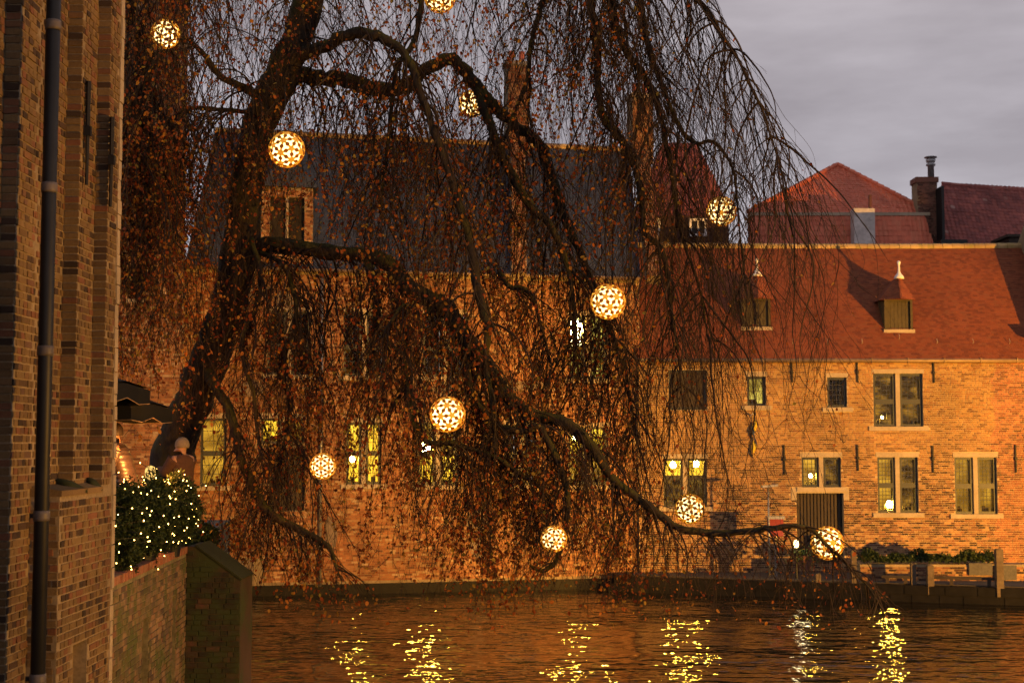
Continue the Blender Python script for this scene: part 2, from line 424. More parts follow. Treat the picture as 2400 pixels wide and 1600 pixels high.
# ------------------------------------------------------------------ assumed floodlights (unseen fixtures added on the near quay)
_bank = MB().box((13.5, -8, -1.0), (60, 29.5, 1.15)); structure(_bank.build('near_quay', MAT['paving']))  # bank out of view, added to carry the assumed floodlights
for i, (lp, aim, watts, size) in enumerate(ASSUMED_FLOODLIGHTS):
    lab = ['tall floodlight far along the near quay outside the picture', 'second floodlight on the near quay outside the picture', 'small floodlight on the near quay nearest the viewer'][i]
    t = thing('floodlight', lab, 'floodlight', (lp[0], lp[1], 1.15), 'floodlights on the near quay')
    d = (Vector(aim) - Vector(lp)).normalized()
    MB().tube([(lp[0], lp[1], 1.15), (lp[0], lp[1], lp[2] - 0.25)], 0.04).build('post', MAT['black'], t)
    side = d.cross(Vector((0, 0, 1))).normalized(); up = side.cross(d)
    MB().obox(Vector(lp) - d * 0.22, side * 0.22, d * 0.12, up * 0.17).build('housing', MAT['black'], t)
    ld = bpy.data.lights.new('floodlight_beam', 'SPOT'); ld.energy = watts; ld.color = ASSUMED_FLOOD
    ld.spot_size = math.radians(size); ld.spot_blend = 0.6; ld.shadow_soft_size = 0.10
    lo = bpy.data.objects.new('floodlight_beam', ld); link(lo, t)
    lo.matrix_basis = Matrix.Translation(lp) @ (-d).to_track_quat('Z', 'Y').to_matrix().to_4x4()

# ------------------------------------------------------------------ pieces: bricks and tiles
def fill_rows(W, H, bl, bh, joint, holes, bond=0.5, hp=0.28):
    """bricks laid in courses around the openings -> list of (u0, u1, v0, v1)"""
    out = []; nrow = int(H / bh)
    for r in range(nrow):
        v0 = r * bh; v1 = v0 + bh - joint; vm = (v0 + v1) / 2
        segs = [(0.0, W)]
        for (a, b, c, d) in holes:
            if c - 0.002 < v1 and d + 0.002 > v0 and not (vm < c or vm > d):
                ns = []
                for s0, s1 in segs:
                    if b <= s0 or a >= s1: ns.append((s0, s1)); continue
                    if a > s0: ns.append((s0, a))
                    if b < s1: ns.append((b, s1))
                segs = ns
        off = (r % 2) * bl * bond + random.uniform(-0.05, 0.05)
        for s0, s1 in segs:
            k0 = math.floor((s0 - off) / bl); u = k0 * bl + off; hd = (r % 2 == 1)
            while u < s1:
                L = bl
                a, b = max(u, s0), min(u + L, s1)
                if random.random() < hp:
                    m = (a + b) / 2
                    parts = [(a, m), (m, b)]
                else: parts = [(a, b)]
                for a_, b_ in parts:
                    if b_ - a_ > 0.06: out.append((a_ + joint / 2, b_ - joint / 2, v0, v1))
                u += L
    return out

_T = np.array([(-1,0,-1),(1,0,-1),(1,0,1),(-1,0,1),(-1,1,-1),(1,1,-1),(1,1,1),(-1,1,1)], float)
_Q = np.array([(4,7,6,5),(0,4,5,1),(1,5,6,2),(2,6,7,3),(3,7,4,0)])[:, ::-1]
_UNIT = None
def unit_piece():
    """a unit brick (u in -1..1, out 0..1, v in -1..1) with worn edges, shared by the single bricks"""
    global _UNIT
    e = 0.10
    V = [(-1,0,-1),(1,0,-1),(1,0,1),(-1,0,1),(-1,.7,-1),(1,.7,-1),(1,.7,1),(-1,.7,1),(-1+e*.5,1,-1+e),(1-e*.5,1,-1+e),(1-e*.5,1,1-e),(-1+e*.5,1,1-e)]
    Fq = [(0,1,5,4),(1,2,6,5),(2,3,7,6),(3,0,4,7),(4,5,9,8),(5,6,10,9),(6,7,11,10),(7,4,8,11),(8,9,10,11)]
    return V, [f[::-1] for f in Fq]

def lay(parent, name, O, u, v, n, bricks, depth, mat, singles=0, score=None, jit=0.004, rest_name=None):
    """bricks as geometry: 'singles' of them as objects of their own, the rest as one mesh"""
    O, u, v, n = Vector(O), Vector(u), Vector(v), Vector(n)
    idx = list(range(len(bricks)))
    if score: idx.sort(key=lambda i: -score(bricks[i]))
    one, rest = idx[:singles], idx[singles:]
    if one:
        V, Fq = unit_piece(); me = bpy.data.meshes.new(name); me.from_pydata(V, [], Fq); me.update(); me.materials.append(mat)
        R = Matrix((u, n, v)).transposed().to_4x4()
        for i in one:
            a, b, c, d = bricks[i]
            ctr = O + u * ((a + b) / 2) + v * ((c + d) / 2)
            tw = random.gauss(0, 0.008)
            M_ = Matrix.Translation(ctr) @ R @ Matrix.Rotation(tw, 4, 'Y') @ Matrix.Diagonal(((b - a) / 2, depth + random.uniform(-jit, jit), (d - c) / 2, 1))
            obj(name, me, None, parent, M_)
    if rest:
        A = np.array([bricks[i] for i in rest], float)
        m = len(A)
        dep = depth + RNG.uniform(-jit, jit, m)
        cu = (A[:, 0] + A[:, 1]) / 2; hu = (A[:, 1] - A[:, 0]) / 2
        cv = (A[:, 2] + A[:, 3]) / 2; hv = (A[:, 3] - A[:, 2]) / 2
        J = RNG.normal(0, 0.0022, (m, 8, 3))
        Ue = cu[:, None] + _T[None, :, 0] * hu[:, None] + J[:, :, 0]
        Ve = cv[:, None] + _T[None, :, 2] * hv[:, None] + J[:, :, 1]
        Ne = _T[None, :, 1] * dep[:, None] + J[:, :, 2]
        X = np.array(O)[None, None, :] + Ue[..., None] * np.array(u) + Ve[..., None] * np.array(v) + Ne[..., None] * np.array(n)
        faces = (_Q[None] + (np.arange(m) * 8)[:, None, None]).reshape(-1, 4)
        # keep outward orientation
        if Vector(u).cross(Vector(v)).dot(Vector(n)) > 0: faces = faces[:, ::-1]
        me = mesh_np(rest_name or name + 'work', X.reshape(-1, 3), [faces])
        stuff(obj(rest_name or name + 'work', me, mat, parent))

def backing(mb, O, u, v, n, W, H, holes, reveal=0.25):
    """the mortar sheet of a wall with its openings and their reveals"""
    O, u, v, n = Vector(O), Vector(u), Vector(v), Vector(n)
    us = sorted({0.0, W, *[x for h in holes for x in h[:2] if 0 < x < W]})
    vs = sorted({0.0, H, *[x for h in holes for x in h[2:] if 0 < x < H]})
    q = lambda a, c, k=0.0: O + u * a + v * c + n * k
    for i in range(len(us) - 1):
        for j in range(len(vs) - 1):
            mu, mv = (us[i] + us[i+1]) / 2, (vs[j] + vs[j+1]) / 2
            if any(a < mu < b and c < mv < d for a, b, c, d in holes): continue
            mb.add([q(us[i], vs[j]), q(us[i+1], vs[j]), q(us[i+1], vs[j+1]), q(us[i], vs[j+1])], [(0, 1, 2, 3)])
    for a, b, c, d in holes:
        for (p, r) in (((a, c), (b, c)), ((b, c), (b, d)), ((b, d), (a, d)), ((a, d), (a, c))):
            mb.add([q(*p), q(*r), q(*r, -reveal), q(*p, -reveal)], [(0, 1, 2, 3)])
    return mb

def lay_tiles(parent, name, O, u, s, n, rows, tw, ex, th, mat, singles=0, score=None, holes=(), pan=False, rest_name=None):
    """roof tiles in courses; rows(k, v) -> (u0, u1) of the course at height v up the slope"""
    O, u, s, n = Vector(O), Vector(u), Vector(s), Vector(n)
    items = []
    k = 0
    while True:
        v = k * ex; r = rows(v)
        if r is None: break
        a, b = r; off = (k % 2) * tw * 0.5 if not pan else 0.0
        x = math.floor((a - off) / tw) * tw + off
        while x < b:
            x0, x1 = max(x, a), min(x + tw, b)
            if x1 - x0 > tw * 0.25 and not any(h[0] < (x0 + x1) / 2 < h[1] and h[2] < v + ex * 0.5 < h[3] for h in holes):
                items.append((x0, x1, v))
            x += tw
        k += 1
    idx = list(range(len(items)))
    if score: idx.sort(key=lambda i: -score(items[i]))
    one, rest = idx[:singles], idx[singles:]
    L = ex * 1.55
    if pan:
        prof = [(-1, 0.25), (-0.72, 0.85), (-0.35, 1.0), (0.0, 0.55), (0.4, 0.02), (0.75, -0.02), (1.0, 0.25)]
        bv = [(a, 0.0, c * 0.55 + 0.45) for a, c in prof] + [(a, 1.0, c * 0.55 - 0.05) for a, c in prof] + [(a, 0.0, c * 0.55 - 0.05) for a, c in prof]
        m_ = len(prof)
        bf = [(i, i + 1, m_ + i + 1, m_ + i) for i in range(m_ - 1)] + [(2*m_ + i, 2*m_ + i + 1, i + 1, i) for i in range(m_ - 1)]
    else:
        bv = [(-.97, 0, 0.55), (.97, 0, 0.55), (.97, 0, 1.25), (-.97, 0, 1.25), (.97, 1, 0.0), (-.97, 1, 0.0), (.97, 1, 0.35), (-.97, 1, 0.35)]
        bf = [(0, 1, 2, 3), (3, 2, 6, 7), (1, 4, 6, 2), (5, 0, 3, 7)]
    bv = np.array(bv, float)
    R = Matrix((u, s, n)).transposed().to_4x4()
    flip = u.cross(s).dot(n) < 0
    if flip: bf = [f[::-1] for f in bf]
    if one:
        me = bpy.data.meshes.new(name); me.from_pydata([tuple(x) for x in bv], [], bf); me.update(); me.materials.append(mat)
        for i in one:
            x0, x1, v = items[i]
            M_ = Matrix.Translation(O + u * ((x0 + x1) / 2) + s * v) @ R @ Matrix.Rotation(random.gauss(0, .012), 4, 'Z') @ Matrix.Diagonal(((x1 - x0) / 2, L, th * random.uniform(0.8, 1.25), 1))
            obj(name, me, None, parent, M_)
    if rest:
        A = np.array([items[i] for i in rest]); m = len(A)
        cx = (A[:, 0] + A[:, 1]) / 2; hx = (A[:, 1] - A[:, 0]) / 2
        tk = th * RNG.uniform(0.75, 1.3, m); sk = RNG.normal(0, 0.004, m)
        X = np.array(O)[None, None] + (cx[:, None] + bv[None, :, 0] * hx[:, None])[..., None] * np.array(u) \
            + (A[:, 2][:, None] + bv[None, :, 1] * L + sk[:, None])[..., None] * np.array(s) + (bv[None, :, 2] * tk[:, None])[..., None] * np.array(n)
        faces = (np.array(bf)[None] + (np.arange(m) * len(bv))[:, None, None]).reshape(-1, 4)
        me = mesh_np(rest_name or name + '_courses', X.reshape(-1, 3), [faces])
        stuff(obj(rest_name or name + '_courses', me, mat, parent))

# ------------------------------------------------------------------ windows
class Facade:
    def __init__(s, O, u, n):
        s.O, s.u, s.n, s.v = Vector(O), Vector(u).normalized(), Vector(n).normalized(), Vector((0, 0, 1))
    def uv(s, px, py):
        d = P(px, py, 50.0) - Vector((0, 0, EYE)); o = Vector((0, 0, EYE))
        t = (s.O - o).dot(s.n) / d.dot(s.n); p = o + d * t - s.O
        return p.dot(s.u), p.z
    def at(s, a, c, k=0.0): return s.O + s.u * a + s.v * c + s.n * k
    def rect(s, x0, y0, x1, y1):
        ym = (y0 + y1) / 2; xm = (x0 + x1) / 2
        a, b = s.uv(x0, ym)[0], s.uv(x1, ym)[0]; c, d = s.uv(xm, y1)[1], s.uv(xm, y0)[1]
        return (a, b, c, d)

def fbox(mb, fc, a, b, c, d, k0, k1):
    ctr = fc.at((a + b) / 2, (c + d) / 2, (k0 + k1) / 2)
    mb.obox(ctr, fc.u * ((b - a) / 2), fc.n * ((k1 - k0) / 2), fc.v * ((d - c) / 2))

def window(b, fc, r, cols=2, transom=None, rooms='room_warm', lead=(3, 5), stone=True, sill=True, lintel=True, lamp=None, label=None, boards=False):
    """a casement in its opening: frame > lights of leaded glass, stone mullion, lintel, sill, the lit room behind"""
    a, c0, c, d = r[0], r[1], r[2], r[3]; bb = c0
    mb = MB(); fw = 0.095
    mull = 0.17 if (stone and cols == 2) else 0.0
    lights = []
    w = (bb - a - mull) / cols if cols == 2 else bb - a
    spans = [(a, a + w), (bb - w, bb)] if cols == 2 else [(a, bb)]
    for s0, s1 in spans:
        vs = [(c, d)] if not transom else [(c, c + (d - c) * transom), (c + (d - c) * transom, d)]
        for v0, v1 in vs:
            for (x0, x1, y0, y1) in ((s0, s0 + fw, v0, v1), (s1 - fw, s1, v0, v1), (s0 + fw, s1 - fw, v0, v0 + fw), (s0 + fw, s1 - fw, v1 - fw, v1)):
                fbox(mb, fc, x0, x1, y0, y1, -0.20, -0.10)
            lights.append((s0 + fw, s1 - fw, v0 + fw, v1 - fw))
    f = mb.build('window', MAT['frame'], b)
    if label: f['label'] = label
    if not isinstance(rooms, (list, tuple)): rooms = [rooms] * len(lights)
    for (x0, x1, y0, y1), rm in zip(lights, rooms):
        if boards:
            nb = 5; bw = (x1 - x0) / nb
            for i in range(nb):
                m2 = MB(); fbox(m2, fc, x0 + i * bw + 0.006, x0 + (i + 1) * bw - 0.006, y0, y1, -0.19, -0.14 + random.uniform(-.006, .006)); m2.build('board', MAT['wood_dark'], f)
            continue
        m2 = MB(); fbox(m2, fc, x0, x1, y0, y1, -0.158, -0.152); m2.build('pane', MAT['glass'], f)
        m3 = MB()
        nx, ny = lead
        ny = max(2, round(ny * (y1 - y0) / 1.0))
        for i in range(1, nx): fbox(m3, fc, x0 + (x1 - x0) * i / nx - 0.009, x0 + (x1 - x0) * i / nx + 0.009, y0, y1, -0.150, -0.138)
        for j in range(1, ny): fbox(m3, fc, x0, x1, y0 + (y1 - y0) * j / ny - 0.009, y0 + (y1 - y0) * j / ny + 0.009, -0.151, -0.139)
        m3.build('lead_lattice', MAT['lead'], f)
        m4 = MB(); fbox(m4, fc, x0 - 0.05, x1 + 0.05, y0 - 0.05, y1 + 0.05, -0.62, -0.60); m4.build('lit_room' if 'room_' in rm else 'dark_room', MAT[rm], f)
        # things standing in the room: shelves, a curtain, bottles
        m5 = MB()
        for q in range(3 if y0 < c + .2 else 0):
            xx = random.uniform(x0 + .08, x1 - .08); ww = random.uniform(.03, .09); hh = random.uniform(.06, .20)
            fbox(m5, fc, xx - ww, xx + ww, y0 - .02, y0 + hh, -0.50, -0.44)
        if m5.v: m5.build('room_silhouette', MAT['wood_dark'], f)
    if cols == 2 and stone:
        m2 = MB(); fbox(m2, fc, a + w + 0.002, bb - w - 0.002, c, d, -0.18, -0.03); m2.build('stone_mullion', MAT['stone'], f)
    if lintel:
        m2 = MB(); fbox(m2, fc, a - 0.05, bb + 0.05, d + 0.003, d + 0.17, -0.12, 0.022); m2.build('lintel', MAT['stone'], f)
    if sill:
        m2 = MB(); fbox(m2, fc, a - 0.2, bb + 0.2, c - 0.17, c - 0.003, -0.12, 0.07); m2.build('sill', MAT['stone'], f)
    for x, y, rr in ([lamp] if lamp and not isinstance(lamp, list) else (lamp or [])):
        rr *= 1.25
        m2 = MB().lathe([(0.01, -rr), (rr * 0.75, -rr * 0.8), (rr, 0), (rr * 0.7, rr * 0.9), (0.01, rr * 1.2)], fc.at(x, y, -0.36), 12)
        m2.build('lamp', MAT['window_lamp'], f)  # some of these lamps are added only to reflect in the water
    return f

def anchor(b, fc, px, y0, y1):
    u0, v1 = fc.uv(px, y0); u1, v0 = fc.uv(px + 2, y1)
    mb = MB(); mb.obox(fc.at((u0 + u1) / 2, (v0 + v1) / 2, 0.055), fc.u * 0.022, fc.n * 0.02, Vector((0, 0, (v1 - v0) / 2)) + fc.u * ((u0 - u1) / 2))
    fbox(mb, fc, (u0 + u1) / 2 - 0.045, (u0 + u1) / 2 + 0.045, (v0 + v1) / 2 - 0.05, (v0 + v1) / 2 + 0.05, 0.02, 0.10)
    mb.build('wall_anchor', MAT['iron'], b)

# ================================================================== SETTING
_w = MB(); _w.add([(-160, -60, 0), (160, -60, 0), (160, 75, 0), (-160, 75, 0)], [(0, 1, 2, 3)])
structure(_w.build('canal_water', MAT['water']))
_g = MB(); _g.add([(-700, 60, 0.5), (700, 60, 0.5), (700, 1500, 0.5), (-700, 1500, 0.5)], [(0, 1, 2, 3)])
structure(_g.build('ground', MAT['earth']))
QX0 = P(1445, 1400, 49).x
QZ = 0.57
QA, QB = Vector((P(1442, 1380, 53.7).x, 53.7, 0)), Vector((P(2400, 1400, 49.1).x, 49.1, 0))
qd = (QB - QA).normalized(); qn = Vector((qd.y, -qd.x, 0)); QE = QA + qd * 34
def prism(pl, z0, z1):
    k_ = len(pl); m_ = MB()
    return m_.add([(p[0], p[1], z0) for p in pl] + [(p[0], p[1], z1) for p in pl], [(i, (i + 1) % k_, (i + 1) % k_ + k_, i + k_) for i in range(k_)] + [tuple(range(k_, 2 * k_))])
def quay_y(px, back=0.0):
    x = (px - 1200) / F; t_ = (QA.x - x * QA.y) / (x * qd.y - qd.x); return QA.y + qd.y * t_ + back
_quay = structure(prism([QA, QE, (QE.x, 55.2), (QA.x, 55.2)], -1.0, QZ).build('quay', MAT['wet']))
structure(prism([QA + Vector((.1, .3, 0)), QE + Vector((0, .3, 0)), (QE.x, 55.0), (QA.x + .1, 55.0)], QZ + .004, QZ + .03).build('quay_pavement', MAT['paving']))
for _r in range(2):
    _x = random.uniform(-.4, 0)
    while _x < 22:
        _l = random.uniform(.7, 1.5); _c = QA + qd * (_x + _l / 2) + qn * (.02 + random.uniform(-.014, .014)); _c.z = .10 + _r * .31
        MB().obox(_c, qd * (_l / 2 - .012), qn * .02, (0, 0, .145)).build('quay_stone', MAT['wet'], _quay); _x += _l

# ================================================================== FAR RIGHT HOUSE
XR0 = P(1497, 1100, 55).x; XR1 = 24.0
house = thing('brick_house', 'long orange brick house with red tiled roof and lit leaded windows on the far quay', 'house', (13, 55, QZ))
fr = Facade((XR0, 55, 0), (1, 0, 0), (0, -1, 0))
WR = XR1 - XR0; ZE = P(1900, 846, 55).z
wins = {
    'upper_wide': (2047, 875, 2163, 999), 'upper_grid': (1939, 884, 1985, 954), 'upper_lit': (1751, 882, 1795, 950),
    'shutter': (1567, 867, 1657, 960), 'over_door': (1879, 1071, 1971, 1141), 'low_mid': (2057, 1071, 2152, 1201),
    'low_right': (2238, 1071, 2337, 1204), 'low_left': (1555, 1074, 1657, 1187)}
R_ = {k: fr.rect(*v) for k, v in wins.items()}
door_r = fr.rect(1868, 1155, 1978, 1318)
holes = list(R_.values()) + [door_r]
bh = list(holes)
for k, r in R_.items():
    if k != 'shutter':
        bh += [(r[0] - .05, r[1] + .05, r[3], r[3] + .17), (r[0] - .2, r[1] + .2, r[2] - .17, r[2])]
bh += [(door_r[0] - .22, door_r[1] + .22, door_r[3], door_r[3] + .2), (door_r[0] - .22, door_r[0], door_r[3] - .28, door_r[3]), (door_r[1], door_r[1] + .22, door_r[3] - .28, door_r[3])]
mb = MB(); backing(mb, fr.O, fr.u, fr.v, fr.n, WR, ZE, holes, 0.3)
mb.box((XR0, 55.31, 0), (XR0 + 0.3, 63.5, ZE)); mb.box((XR1 - .3, 55.31, 0), (XR1, 63.5, ZE)); mb.box((XR0 + .31, 63.2, 0), (XR1 - .31, 63.5, ZE))
wall = mb.build('wall', MAT['mortar'], house)
bricks = fill_rows(WR, ZE - 0.02, 0.275, 0.084, 0.019, bh)
def _score(b):
    u, v = (b[0] + b[1]) / 2, (b[2] + b[3]) / 2
    px, py = px_of(fr.O.x + u, 55, v)
    return -abs(px - 2210) - 0.8 * abs(py - 1040) + (b[1] - b[0]) * 120
lay(wall, 'brick', fr.O, fr.u, fr.v, fr.n, bricks, 0.016, MAT['brick_far'], 300, _score, rest_name='brickwork')
window(house, fr, R_['upper_wide'], 2, 0.47, ['room_dim'] * 4, (3, 6), label='wide upper window with dim leaded panes', lamp=[(R_['upper_wide'][0] + .42, R_['upper_wide'][2] + .35, .035)])
window(house, fr, R_['upper_grid'], 1, None, 'dark_room', (4, 5), label='small dark window with a square grid')
window(house, fr, R_['upper_lit'], 1, None, 'room_green', (2, 2), label='small upper window lit pale green')
window(house, fr, R_['shutter'], 1, None, 'dark_room', (1, 1), sill=False, lintel=False, boards=True, label='window closed by dark boarded shutter')
window(house, fr, R_['over_door'], 2, None, ['room_warm', 'room_dim'], (3, 6), lamp=(R_['over_door'][0] + .42, R_['over_door'][2] + .42, 0.055))
r = R_['low_mid']; window(house, fr, r, 2, 0.49, ['room_warm', 'room_warm', 'room_dim', 'room_dim'], (4, 7), lamp=(r[0] + .53, r[2] + .30, 0.10))
window(house, fr, R_['low_right'], 2, 0.49, 'room_warm', (4, 7))
window(house, fr, R_['low_left'], 2, 0.60, ['room_dim', 'room_bright', 'dark_room', 'room_bright'], (2, 3), label='window with brightly lit yellow upper panes', lamp=[(R_['low_left'][0] + 0.25 * (R_['low_left'][1] - R_['low_left'][0]), R_['low_left'][2] + 0.86 * (R_['low_left'][3] - R_['low_left'][2]), 0.09), (R_['low_left'][0] + 0.78 * (R_['low_left'][1] - R_['low_left'][0]), R_['low_left'][2] + 0.88 * (R_['low_left'][3] - R_['low_left'][2]), 0.09)])  # both lamps added inside to throw glints on the water
for a in ((1855, 849, 896), (2008, 849, 896), (2187, 850, 897), (1837, 1042, 1111), (2009, 1042, 1103), (2185, 1044, 1107), (2379, 1042, 1107)):
    anchor(house, fr, *a)
# door of vertical slats under a stone lintel
a, b, c, d = door_r
mb = MB(); fbox(mb, fr, a, b, c, d, -0.30, -0.27)
door = mb.build('door', MAT['black'], house)
for i in range(13):
    w = (b - a - .1) / 13; x = a + .05 + i * w
    m2 = MB(); fbox(m2, fr, x + .012, x + w - .03, c, d - .04, -0.26, -0.21 + random.uniform(-.008, .008)); m2.build('slat', MAT['wood_dark'], door)
m2 = MB(); fbox(m2, fr, a - .2, b + .2, d + .003, d + .19, -.1, .03); m2.build('door_lintel', MAT['stone'], house)
for s0, s1 in ((a - .2, a - .003), (b + .003, b + .2)):
    m2 = MB(); fbox(m2, fr, s0, s1, d - .27, d - .003, -.1, .026); m2.build('corner_stone', MAT['stone'], house)
# gutter
mb = MB(); mb.tube([(XR0, 54.80, ZE + .02), (XR1, 54.80, ZE + .0)], 0.085, 8); gut = mb.build('gutter', MAT['gutter'], house, True)
for i in range(14):
    x = XR0 + .6 + i * 1.4
    m2 = MB(); m2.obox((x, 54.80, ZE + .012), (.015, 0, 0), (0, .093, 0), (0, 0, .093)); m2.build('gutter_bracket', MAT['gutter'], gut)
# roof
SL = math.radians(50); EAVE = Vector((XR0, 54.78, ZE + 0.06))
sv = Vector((0, math.cos(SL), math.sin(SL))); nv = Vector((0, -math.sin(SL), math.cos(SL)))
RUN = 4.2; SLEN = RUN / math.cos(SL)
def on_roof(px, py):
    d = P(px, py, 50) - Vector((0, 0, EYE)); o = Vector((0, 0, EYE)); t = (EAVE - o).dot(nv) / d.dot(nv); return o + d * t
mb = MB()
A = EAVE; B = EAVE + Vector((WR, 0, 0)); C = B + sv * SLEN; D = A + sv * SLEN
Bk = Vector((0, 2 * RUN, 0))
mb.add([A - nv*.02, B - nv*.02, C - nv*.02, D - nv*.02, A + Bk, B + Bk], [(0, 1, 2, 3), (3, 2, 5, 4), (0, 3, 4), (1, 5, 2)])
roof = mb.build('roof', MAT['tile'], house)
dorm = {}
for k, (xc, x0, x1, y0, y1, ya) in {'a': (2107, 2073, 2139, 700, 772, 646), 'b': (1774, 1740, 1806, 698, 766, 640)}.items():
    b0 = on_roof(xc, y1); dorm[k] = (b0, P(x0, y1, b0.y).x, P(x1, y1, b0.y).x, P(xc, y0, b0.y).z, xc, ya)
th_ = [(d[1] - EAVE.x, d[2] - EAVE.x, (d[0] - EAVE).dot(sv) - .02, (d[0] - EAVE).dot(sv) + 1.5) for d in dorm.values()]
def _ts(it):
    p = EAVE + Vector((1, 0, 0)) * it[0] + sv * it[2]; px, py = px_of(*p); return -abs(px - 2230) - abs(py - 740)
lay_tiles(roof, 'roof_tile', EAVE, (1, 0, 0), sv, nv, lambda v: (0, WR) if v < SLEN - .05 else None, 0.165, 0.108, 0.016, MAT['tile'], 300, _ts, th_, rest_name='tile_courses')
x = 0.0
while x < WR - .2:
    L = random.uniform(.40, .50); p = D + Vector((x, 0, 0)); z = -0.06 * math.sin(PI * x / WR)
    prof = [(math.cos(t) * .17, math.sin(t) * .16) for t in np.linspace(-.5, PI + .5, 7)]
    m2 = MB(); rings = [[(p.x + dx, p.y + a_ * k, p.z + z - .02 + b_ * k) for a_, b_ in prof] for dx, k in ((0.006, 1.0), (L - .006, .94))]
    m2.loft(rings); m2.build('ridge_tile', MAT['ridge'], roof); x += L
for px, py in ((1858, 806), (1939, 806), (2020, 806), (2107, 795), (2196, 806), (2280, 806), (2366, 806), (1700, 804), (1620, 804)):
    p = on_roof(px, py); m2 = MB(); m2.tube([p + nv * .01, p + nv * .12 + sv * .02, p + nv * .13 + sv * .16], .012, 6); m2.build('snow_hook', MAT['stone'], roof)
def tri_tiles(parent, A, B, C, tw, ex, th, mat, name='roof_tile', pan=False):
    A, B, C = Vector(A), Vector(B), Vector(C); u = (B - A).normalized(); n = (B - A).cross(C - A).normalized(); s = n.cross(u)
    h = (C - A).dot(s); cx = (C - A).dot(u); W = (B - A).length
    lay_tiles(parent, name, A, u, s, n, lambda v: (cx * v / h, W + (cx - W) * v / h) if v < h - ex * .6 else None, tw, ex, th, mat, pan=pan, rest_name='tile_courses')
for k, (b0, x0, x1, zt, xc, ya) in dorm.items():
    y = b0.y - .04; zb = b0.z; xm = (x0 + x1) / 2
    mb = MB(); mb.box((x0, y, zb - .1), (x0 + .09, y + 1.3, zt)); mb.box((x1 - .09, y, zb - .1), (x1, y + 1.3, zt)); mb.box((x0 + .091, y + .0, zt - .1), (x1 - .091, y + 1.3, zt - .002))
    mb.box((x0 + .092, y + .16, zb - .1), (x1 - .092, y + .18, zt - .101))
    dm = mb.build('dormer', MAT['wood_olive'], house)
    nb = 6; w = (x1 - x0 - .20) / nb
    for i in range(nb):
        if k == 'b' and i == 2: continue
        m2 = MB(); m2.box((x0 + .1 + i * w + .005, y + .09, zb), (x0 + .1 + (i + 1) * w - .005, y + .13 + random.uniform(-.005, .005), zt - .105)); m2.build('board', MAT['wood_olive'], dm)
    m2 = MB(); m2.box((x0 - .06, y - .10, zb - .16), (x1 + .06, y + .08, zb - .004)); m2.build('sill', MAT['stone'], dm)
    o = .15; ap = P(xc, ya, y + .55); zt2 = zt - .04
    Fv = Vector((xm, y - .42, zt2)); Rv = Vector((x1 + o, y + .12, zt2)); Lv = Vector((x0 - o, y + .12, zt2)); Rb = Vector((x1 + o, y + 1.9, zt2)); Lb = Vector((x0 - o, y + 1.9, zt2)); apb = ap + Vector((0, 1.4, 0)); apb.z = ap.z - .1
    m2 = MB(); m2.add([Lv, Fv, Rv, Rb, Lb, ap, apb], [(0, 1, 5), (1, 2, 5), (2, 3, 6, 5), (4, 0, 5, 6), (0, 4, 3, 2, 1)])
    dr = m2.build('dormer_roof', MAT['tile'], dm)
    for q in ((Lv, Fv, ap), (Fv, Rv, ap)):
        A3, B3, C3 = q; u = (B3 - A3).normalized(); n = (B3 - A3).cross(C3 - A3).normalized(); s = n.cross(u); h = (C3 - A3).dot(s); cx = (C3 - A3).dot(u); W3 = (B3 - A3).length
        lay_tiles(dm, 'roof_tile', A3, u, s, n, lambda v, h=h, cx=cx, W3=W3: (cx * v / h, W3 + (cx - W3) * v / h) if v < h - .08 else None, .14, .10, .014, MAT['tile'], rest_name='tile_courses')
    m2 = MB().lathe([(.21, -.12), (.17, -.02), (.09, .08), (.05, .16), (.04, .40), (.05, .44), (.075, .50), (.07, .56), (.02, .60)], ap, 12); m2.build('finial', MAT['white'], dm, True)
# brick gable parapet at the right end of the roof
XG = P(2436, 700, 57).x
gp = thing('brick_gable', 'brick end gable with pale corbel stone at the right edge of the picture', 'gable', (XG + .4, 55, QZ))
gm = MB(); ga = EAVE + Vector((XG - EAVE.x, 0, 0))
for k in (0, 1):
    pass
pts = [ga - nv * .2 - sv * .1, ga + sv * (SLEN + .3) - nv * .2, ga + sv * (SLEN + .3) + nv * 1.15, ga + nv * 1.15 - sv * .1]
gm.add(pts + [p + Vector((.6, 0, 0)) for p in pts], [(0, 1, 2, 3), (7, 6, 5, 4), (3, 2, 6, 7), (1, 5, 6, 2), (0, 3, 7, 4), (0, 4, 5, 1)])
gw = gm.build('parapet', MAT['mortar_dark'], gp)
lay(gw, 'brick', pts[3], (1, 0, 0), sv, nv, fill_rows(.6, SLEN + .3, .27, .084, .014, []), .015, MAT['brick_far'], rest_name='brickwork')
m2 = MB(); q = pts[3]; m2.obox(q + Vector((.1, -.16, -.10)), (.30, 0, 0), (0, .15, 0), (0, 0, .16)); m2.tube([q + Vector((.1, -.3, -.35)), q + Vector((.1, -.2, -.02))], [.10, .2], 8); m2.build('corbel', MAT['stone'], gp)

